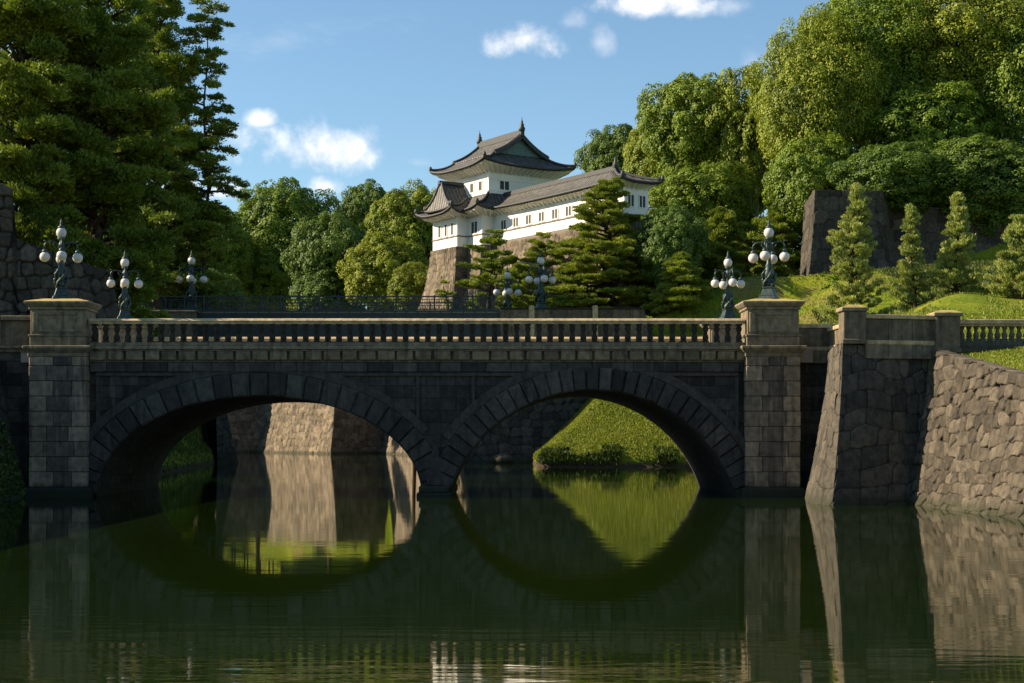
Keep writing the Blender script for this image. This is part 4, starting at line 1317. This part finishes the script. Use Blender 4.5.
def conifer(seed, h, rad, shape, nb, z0, rise, droop, tr, m_leaf, needle, plate, flat, up, trunk_at, lop=None):
    """tufts of needles along spiralling irregular boughs. trunk_at(z) -> Vector. returns verts, tones, boughs"""
    r = np.random.RandomState(seed); Vs, Ts, B = [], [], []
    for i in range(nb):
        t = z0 + (1 - z0) * min(.995, (i + r.uniform(-.6, 1.6)) / nb) if i else z0
        t = max(z0, t)
        a = i * 2.39996 + r.uniform(-.5, .5)
        L = rad * shape(t) * r.uniform(.62, 1.12)
        if lop is not None: L *= lop(a, t)
        zs = h * t; s0 = np.array(trunk_at(zs - .12 * L))
        el = rise(t) + r.uniform(-.16, .16)
        d = np.array([math.cos(a), math.sin(a), 0]); side = np.array([-d[1], d[0], 0])
        bt = r.uniform(.15, .85)
        pts = []
        for q in np.linspace(0, 1, 6):
            pts.append(s0 + d * L * q * math.cos(el) + np.array([0, 0, L * (math.sin(el) * q - droop * q * q)]) + side * L * .08 * math.sin(q * 3 + i))
        B.append((pts, L))
        n = max(2, int(plate * L / tr * 1.15))
        for k in range(n):
            q = r.uniform(.30, 1.05) ** .8
            w_ = L * .30 * (1 - abs(q - .62) * 1.3) * r.uniform(-1, 1)
            j = min(4, int(q * 5)); f = min(1.15, q * 5 - j)
            c = pts[j] * (1 - f) + pts[j + 1] * f + side * w_ + np.array([0, 0, r.uniform(-.25, .35) * tr])
            R = tr * r.uniform(.65, 1.25) * (1.1 - .25 * q)
            m_ = int(m_leaf * r.uniform(.7, 1.3))
            u_ = unit(m_, r); u_[:, 2] = np.abs(u_[:, 2]) * 1.0 - .30
            P = c + u_ * R * np.array([1, 1, flat]) * (r.uniform(.2, 1, m_) ** .5)[:, None]
            dr = u_ * .8 + d * .35 + np.array([0, 0, up]) + r.normal(size=(m_, 3)) * .3
            Vs.append(leaf_arrays(P, u_ + np.array([0, 0, .55]), needle[0], needle[1], r, direction=dr, jn=.45))
            Ts.append(np.clip(bt + r.normal(0, .12) + r.normal(0, .15, m_), 0, 1))
    return np.concatenate(Vs), np.concatenate(Ts), B

def pine(px_, py_base, py_top, Y, rad_px, label, group, kind="pine_tree", seed=1, mat='needle', shape=None, nb=40, z0=.2, lean=0.0, rise=None,
         droop=.1, tr=.55, m_leaf=70, needle=(.34, .10), plate=2.2, flat=.5, up=.6, r0=None, split=False, lop=None, zb=None):
    b = at(px_, py_base, Y); s = (Y + CAM_D) / FPX
    zb = zb if zb is not None else tz(b.x, Y)
    h = at(px_, py_top, Y).z - zb
    root = empty(kind, (b.x, Y, zb), label, "tree", group)
    r0 = r0 or max(.14, h * .022)
    ax = lambda z: Vector((lean * (max(z, 0) / h) ** 1.5 + math.sin(z * .9 + seed) * r0 * .7, math.cos(z * .7 + seed) * r0 * .6, z))
    V, T, B = conifer(seed, h, rad_px * s, shape, nb, z0, rise or (lambda t: -.05 + .5 * t), droop, tr, m_leaf, needle, plate, flat, up, ax, lop)
    leaf_obj("crown", V, M[mat], T, root)
    mb = MB(); n = 11
    mb.tube([ax(h * .97 * i / n - .5 * (i == 0)) for i in range(n + 1)], [r0 * (1.35 if i == 0 else 1) * (1 - .88 * i / n) for i in range(n + 1)], 8)
    if split: mb.tube([ax(.2) + Vector((.35, 0, -.5)), ax(h * .2) + Vector((.9, .3, 0)), ax(h * .4) + Vector((1.3, .5, 0)), ax(h * .6) + Vector((2.0, .6, 0))], [r0 * .8, r0 * .6, r0 * .4, r0 * .1], 7)
    for pts, L in B:
        if L < .6: continue
        k = min(r0 * .42, .035 * L + .02)
        mb.tube([Vector(p) for p in pts[:5]], [k, k * .8, k * .6, k * .4, k * .2], 5)
    mb.build("trunk", M['bark'], root, smooth=True)
    return root

# --- broadleaf trees on the far rampart, left of the keep
GL = "round-crowned trees left of the keep"
for a in [
    (212, 252, 44, 54, 216, 'a0', "round green tree at the left of the far grove, behind the left lamps"),
    (284, 236, 58, 58, 232, 'a1', "tallest round-topped green tree of the far grove under the white cloud"),
    (330, 262, 44, 54, 206, 'c0', "dark green tree in the middle of the far grove"),
    (258, 280, 46, 44, 226, 'a2', "low front tree of the far grove just above the iron railing at left"),
    (368, 222, 34, 40, 240, 'c1', "dark tree set back in the gap between the two halves of the far grove"),
    (412, 236, 46, 54, 216, 'b0', "yellow-green tree left of the castle turret"),
    (384, 276, 46, 42, 196, 'b1', "lower yellow-green tree above the middle of the iron railing"),
    (448, 232, 34, 50, 232, 'b0', "yellow-green tree directly behind the left corner of the castle turret"),
    (414, 290, 28, 28, 150, 'b1', "small yellow-green tree at the left foot of the turret's stone base"),
    (206, 300, 40, 36, 178, 'c0', "low dark tree behind the stone pier of the iron bridge"),
    (330, 300, 42, 34, 204, 'c1', "low dark bushy tree just behind the iron railing, left of the yellow-green ones"),
]: broad_tree(*a, GL)
# --- woods on the right
GR = "large broadleaf trees on the wooded hill at right"
for a in [
    (618, 172, 40, 50, 172, 'c0', "distant dark round tree rising just right of the castle roof"),
    (712, 286, 52, 36, 138, 'c0', "low dark tree at the foot of the hill behind the stone parapet's right end"),
    (750, 246, 40, 34, 134, 'a0', "low green tree in the gap behind the two right bridge lamps"),
    (655, 168, 36, 56, 158, 'b0', "middling green tree between the castle and the tall wood"),
    (692, 136, 56, 66, 152, 'a1', "round tree with the highest crown left of the giant camphors"),
    (744, 150, 46, 84, 148, 'b1', "tall narrow tree in the notch left of the giant camphors"),
    (704, 204, 58, 48, 134, 'a2', "low spreading tree at the foot of the wooded hill right of the gallery"),
    (672, 250, 40, 46, 103, 'c1', "dark low tree behind the end of the castle gallery"),
    (818, 108, 68, 96, 128, 'big1', "giant sunlit camphor tree at the left end of the hilltop row"),
    (874, 62, 84, 82, 136, 'big0', "giant camphor tree second from the left in the hilltop row"),
    (958, 52, 86, 88, 134, 'big1', "giant camphor tree with the topmost crown, second from the right"),
    (1034, 96, 76, 110, 130, 'big0', "giant camphor tree cut by the right edge of the picture"),
    (812, 190, 50, 58, 120, 'a0', "smaller tree under the giant camphors, above the left end of the terrace wall"),
    (930, 140, 70, 60, 126, 'a1', "shaded tree filling the space between the giant camphors"),
    (892, 184, 62, 42, 112, 'c0', "dark shaded tree under the giants, above the middle of the terrace wall"),
    (978, 190, 76, 52, 114, 'c1', "dark shaded tree under the giants, above the right of the terrace wall"),
]: broad_tree(*a, GR)

for a in [
    (52, 120, 74, 84, 62, 'c0', "dark broad tree filling the gaps behind the leftmost conifer"),
    (132, 110, 62, 90, 126, 'c1', "dark tall tree filling the gaps behind the third conifer from the left"),
    (150, 246, 56, 62, 130, 'a1', "dark low tree behind the second lamp from the left"),
    (62, 236, 60, 50, 66, 'a0', "shaded tree on the rampart behind the front left lamp"),
]: broad_tree(*a, "shaded trees behind the big left conifers")

# --- pines in front of the keep
GP = "spreading pines before the keep"
cone = lambda t: (1 - t) ** .75 * .95 + .10
dome = lambda t: math.sin(min(1, (1.06 - t) * 1.5) * math.pi / 2) * (.72 + .28 * (t > .3))
flatp = dict(tr=.68, m_leaf=84, flat=.58, up=.7, droop=.08, needle=(.32, .10))
pine(607, 307, 182, 106, 76, "tallest dark pine with a forked trunk standing before the castle gallery", GP, seed=5, shape=cone, nb=96, z0=.14, plate=2.8, split=True, r0=.5, **flatp)
pine(489, 300, 232, 113, 42, "small leaning pine with flat layered pads below the turret's right corner", GP, seed=9, shape=dome, nb=26, z0=.36, lean=.6, plate=2.4, **flatp)
pine(546, 306, 233, 116, 38, "pine with flat pads rising between the close pair of lamps and the tallest pine", GP, seed=12, shape=dome, nb=34, z0=.15, lean=-.5, plate=2.4, **flatp)
pine(681, 318, 256, 98, 36, "short dense dome-shaped pine right of the stone parapet", GP, seed=15, shape=lambda t: (1 - t) ** .6 * .9 + .12, nb=60, z0=.04, plate=2.8, **flatp)
pine(578, 312, 258, 108, 38, "low bushy pine under the left side of the tallest pine", GP, seed=18, shape=dome, nb=34, z0=.08, plate=2.6, **flatp)
pine(642, 312, 258, 110, 40, "low dark pine under the right side of the tallest pine", GP, seed=19, shape=dome, nb=38, z0=.08, plate=2.6, mat='needle_dark', **flatp)
pine(446, 306, 280, 110, 24, "low spreading pine at the foot of the turret's stone base", GP, seed=21, shape=dome, nb=24, z0=.2, plate=2.6, **flatp)
pine(474, 306, 283, 109, 26, "low bushy pine below the small leaning pine, just above the iron railing", GP, seed=26, shape=dome, nb=24, z0=.15, plate=2.6, **flatp)
pine(520, 306, 266, 108, 32, "low bushy pine directly behind the close pair of lamps", GP, seed=22, shape=dome, nb=30, z0=.10, plate=2.6, **flatp)
GC = "feathery trees at the foot of the wooded hill"
fe = dict(tr=.75, m_leaf=80, flat=.7, up=1.0, droop=.05, needle=(.42, .15), plate=2.6)
pine(780, 300, 186, 120, 46, "feathery olive-green tree left of the terrace wall, behind the nearest right lamp", GC, "feathery_tree", seed=31, mat='needle', shape=lambda t: (1 - t) ** .7 * .95 + .1, nb=72, z0=.06, rise=lambda t: .3 + .4 * t, **fe)
pine(722, 306, 212, 118, 42, "feathery olive-green tree behind the rear right bridge lamp", GC, "feathery_tree", seed=33, mat='needle', shape=lambda t: (1 - t) ** .6 * .95 + .1, nb=66, z0=.05, rise=lambda t: .3 + .4 * t, **fe)

# --- young pines on the lawn
GY = "young cone-shaped pines on the grassy slope at right"
yc = lambda t: (1 - t) ** .8 * .95 + .10
for px_, top, rad, Y, seed, nb, lab in [(851, 187, 40, 50, 61, 96, "largest young pine of the row, nearest the right pedestal lamp"),
                                    (914, 208, 24, 52, 63, 62, "slim young pine second from the left in the row on the slope"),
                                    (956, 196, 25, 50, 66, 74, "tall slim young pine third from the left in the row on the slope"),
                                    (1024, 220, 38, 46, 68, 84, "young pine cut by the right edge of the picture")]:
    pine(px_, 318, top, Y, rad, lab, GY, "young_pine", seed=seed, mat='needle_pale', shape=yc, nb=nb, z0=.05, rise=lambda t: .15 + .75 * t, droop=-.12,
         tr=.42, m_leaf=58, needle=(.28, .085), plate=1.7, flat=.85, lean={61: .5, 63: -.35, 66: .25, 68: -.4}[seed], up=1.3)

# --- big conifers on the left
GB = "big conifers over the left rampart"
bigs = lambda t: (.62 + .38 * math.sin(math.pi * min(1, t * 1.15))) * (1 - max(0, t - .82) * 3.4)
bigp = dict(tr=1.1, m_leaf=88, needle=(.42, .15), flat=1.0, up=.4, droop=.2, rise=lambda t: .25 + .35 * math.sin(t * 37) + .3 * t)
for px_, base, top, rad, Y, seed, nb, z0, lab in [
    (24, 330, -70, 84, 52, 71, 150, .22, "big dark conifer at the left edge of the picture over the rampart"),
    (98, 330, -60, 84, 58, 73, 160, .16, "big dark conifer second from the left, above the front left lamp"),
    (158, 320, -16, 66, 101, 75, 120, .12, "big conifer with a dense crown third from the left"),
    (166, 318, 140, 58, 105, 81, 80, .05, "low branchy conifer between the second lamp and the iron railing"),
    (112, 318, 165, 52, 66, 85, 80, .05, "low shaggy conifer in shade behind the second lamp from the left"),
]:
    pine(px_, base, top, Y, rad, lab, GB, "big_conifer", seed=seed, mat='needle_dark', shape=bigs, nb=nb, z0=z0, plate=2.5, r0=.7 if nb > 60 else .35, **bigp)
pine(206, 318, 2, 102, 40, "slender airy conifer with drooping twigs at the sky side of the left group", GB, "big_conifer", seed=77, mat='needle_dark',
     shape=lambda t: (.72 + .28 * math.sin(t * 11 + 1)) if t < .9 else .6, nb=110, z0=.2, tr=.95, m_leaf=60, needle=(.44, .15), flat=.6, up=.25, droop=.32, plate=2.2,
     rise=lambda t: .25, r0=.42)

# --- ground cover
def scatter(name, n, xr, yr, cond, size, mat, seed, upj=.35):
    r = np.random.RandomState(seed)
    x = r.uniform(*xr, n); y = r.uniform(*yr, n)
    z = terrain(x, y)
    if name == 'lawn_grass': z = np.where(z < 0, land(x, y) - .04, z)
    k = cond(x, y, z); x, y, z = x[k], y[k], z[k]
    m_ = len(x)
    sz = size * r.uniform(.6, 1.5, m_)
    dr = np.stack([r.normal(0, upj, m_), r.normal(0, upj, m_), np.ones(m_)], 1)
    C = np.stack([x, y, z + sz * .38], 1)
    V = leaf_arrays(C, np.stack([r.normal(size=m_), r.normal(size=m_) - .5, np.full(m_, .3)], 1), 1.0, .28, r, direction=dr, jn=.2)
    V = (V.reshape(-1, 4, 3) - C[:, None]) * sz[:, None, None] + C[:, None]
    return leaf_obj(name, V.reshape(-1, 3), M[mat], r.uniform(0, 1, m_))
o = scatter("grass", 110000, (3.5, 24), (71.6, 100), lambda x, y, z: (z > .5) & (z < 16), .22, 'grassblade', 5); tag(o, kind='stuff')
o = scatter("grass", 150000, (19, 64), (14, 103.5), lambda x, y, z: (z > 7) & (z < 25) & (vnoise(x, y, 5, 12) + .4 * vnoise(x, y, 1.3, 13) > .48), .21, 'grassblade', 6); tag(o, kind='stuff')
o = scatter("lawn_grass", 60000, (20.4, 32), (-28, -7.2), lambda x, y, z: (z > 3) & (x > 20.75), .11, 'grassblade', 7); tag(o, kind='stuff')
o = scatter("bank_weeds", 50000, (-48, -20), (15, 100), lambda x, y, z: (z > .05) & (z < 14), .32, 'fern', 8); tag(o, kind='stuff')
o = scatter("shade_shrubs", 70000, (36, 66), (52, 104), lambda x, y, z: (z > 8) & (z < 25) & (vnoise(x, y, 6, 31) + .4 * vnoise(x, y, 1.6, 32) > .66 - .008 * (x - 34)), .40, 'fern', 16); tag(o, kind='stuff')  # dark hill shrubs, added to stand in for tree shade as well
# rank weeds along the water's edge below the grassy fan
o = scatter("bank_weeds", 9000, (3.8, 21), (71.7, 73.6), lambda x, y, z: (z > .25) & (vnoise(x, y, 1.7, 5) > .45), .5, 'fern', 9); tag(o, kind='stuff')
# ferns rooted in the joints of the mossy wall
r = np.random.RandomState(3); n = 1500
y = -r.uniform(0.2, 14, n); zf = r.beta(1.2, 2.2, n) * 5.2 + .1
keepm = vnoise(y, zf, 1.3, 77) > .45
y, zf = y[keepm], zf[keepm]; n = len(y)
xw = -23.0 - 1.8 * (1 - (1 - (zf + 1) / 8) ** 1.5) + .1
C = np.stack([xw + .1, y, zf], 1)
V = leaf_arrays(C, np.stack([np.ones(n), r.normal(size=n) * .4, r.normal(size=n) * .4 + .4], 1), .42, .13, r, direction=np.stack([r.uniform(.2, 1, n), r.normal(size=n), r.normal(size=n) + .2], 1), jn=.4)
tag(leaf_obj("wall_weeds", V, M['fern'], r.uniform(0, 1, n)), kind='stuff')
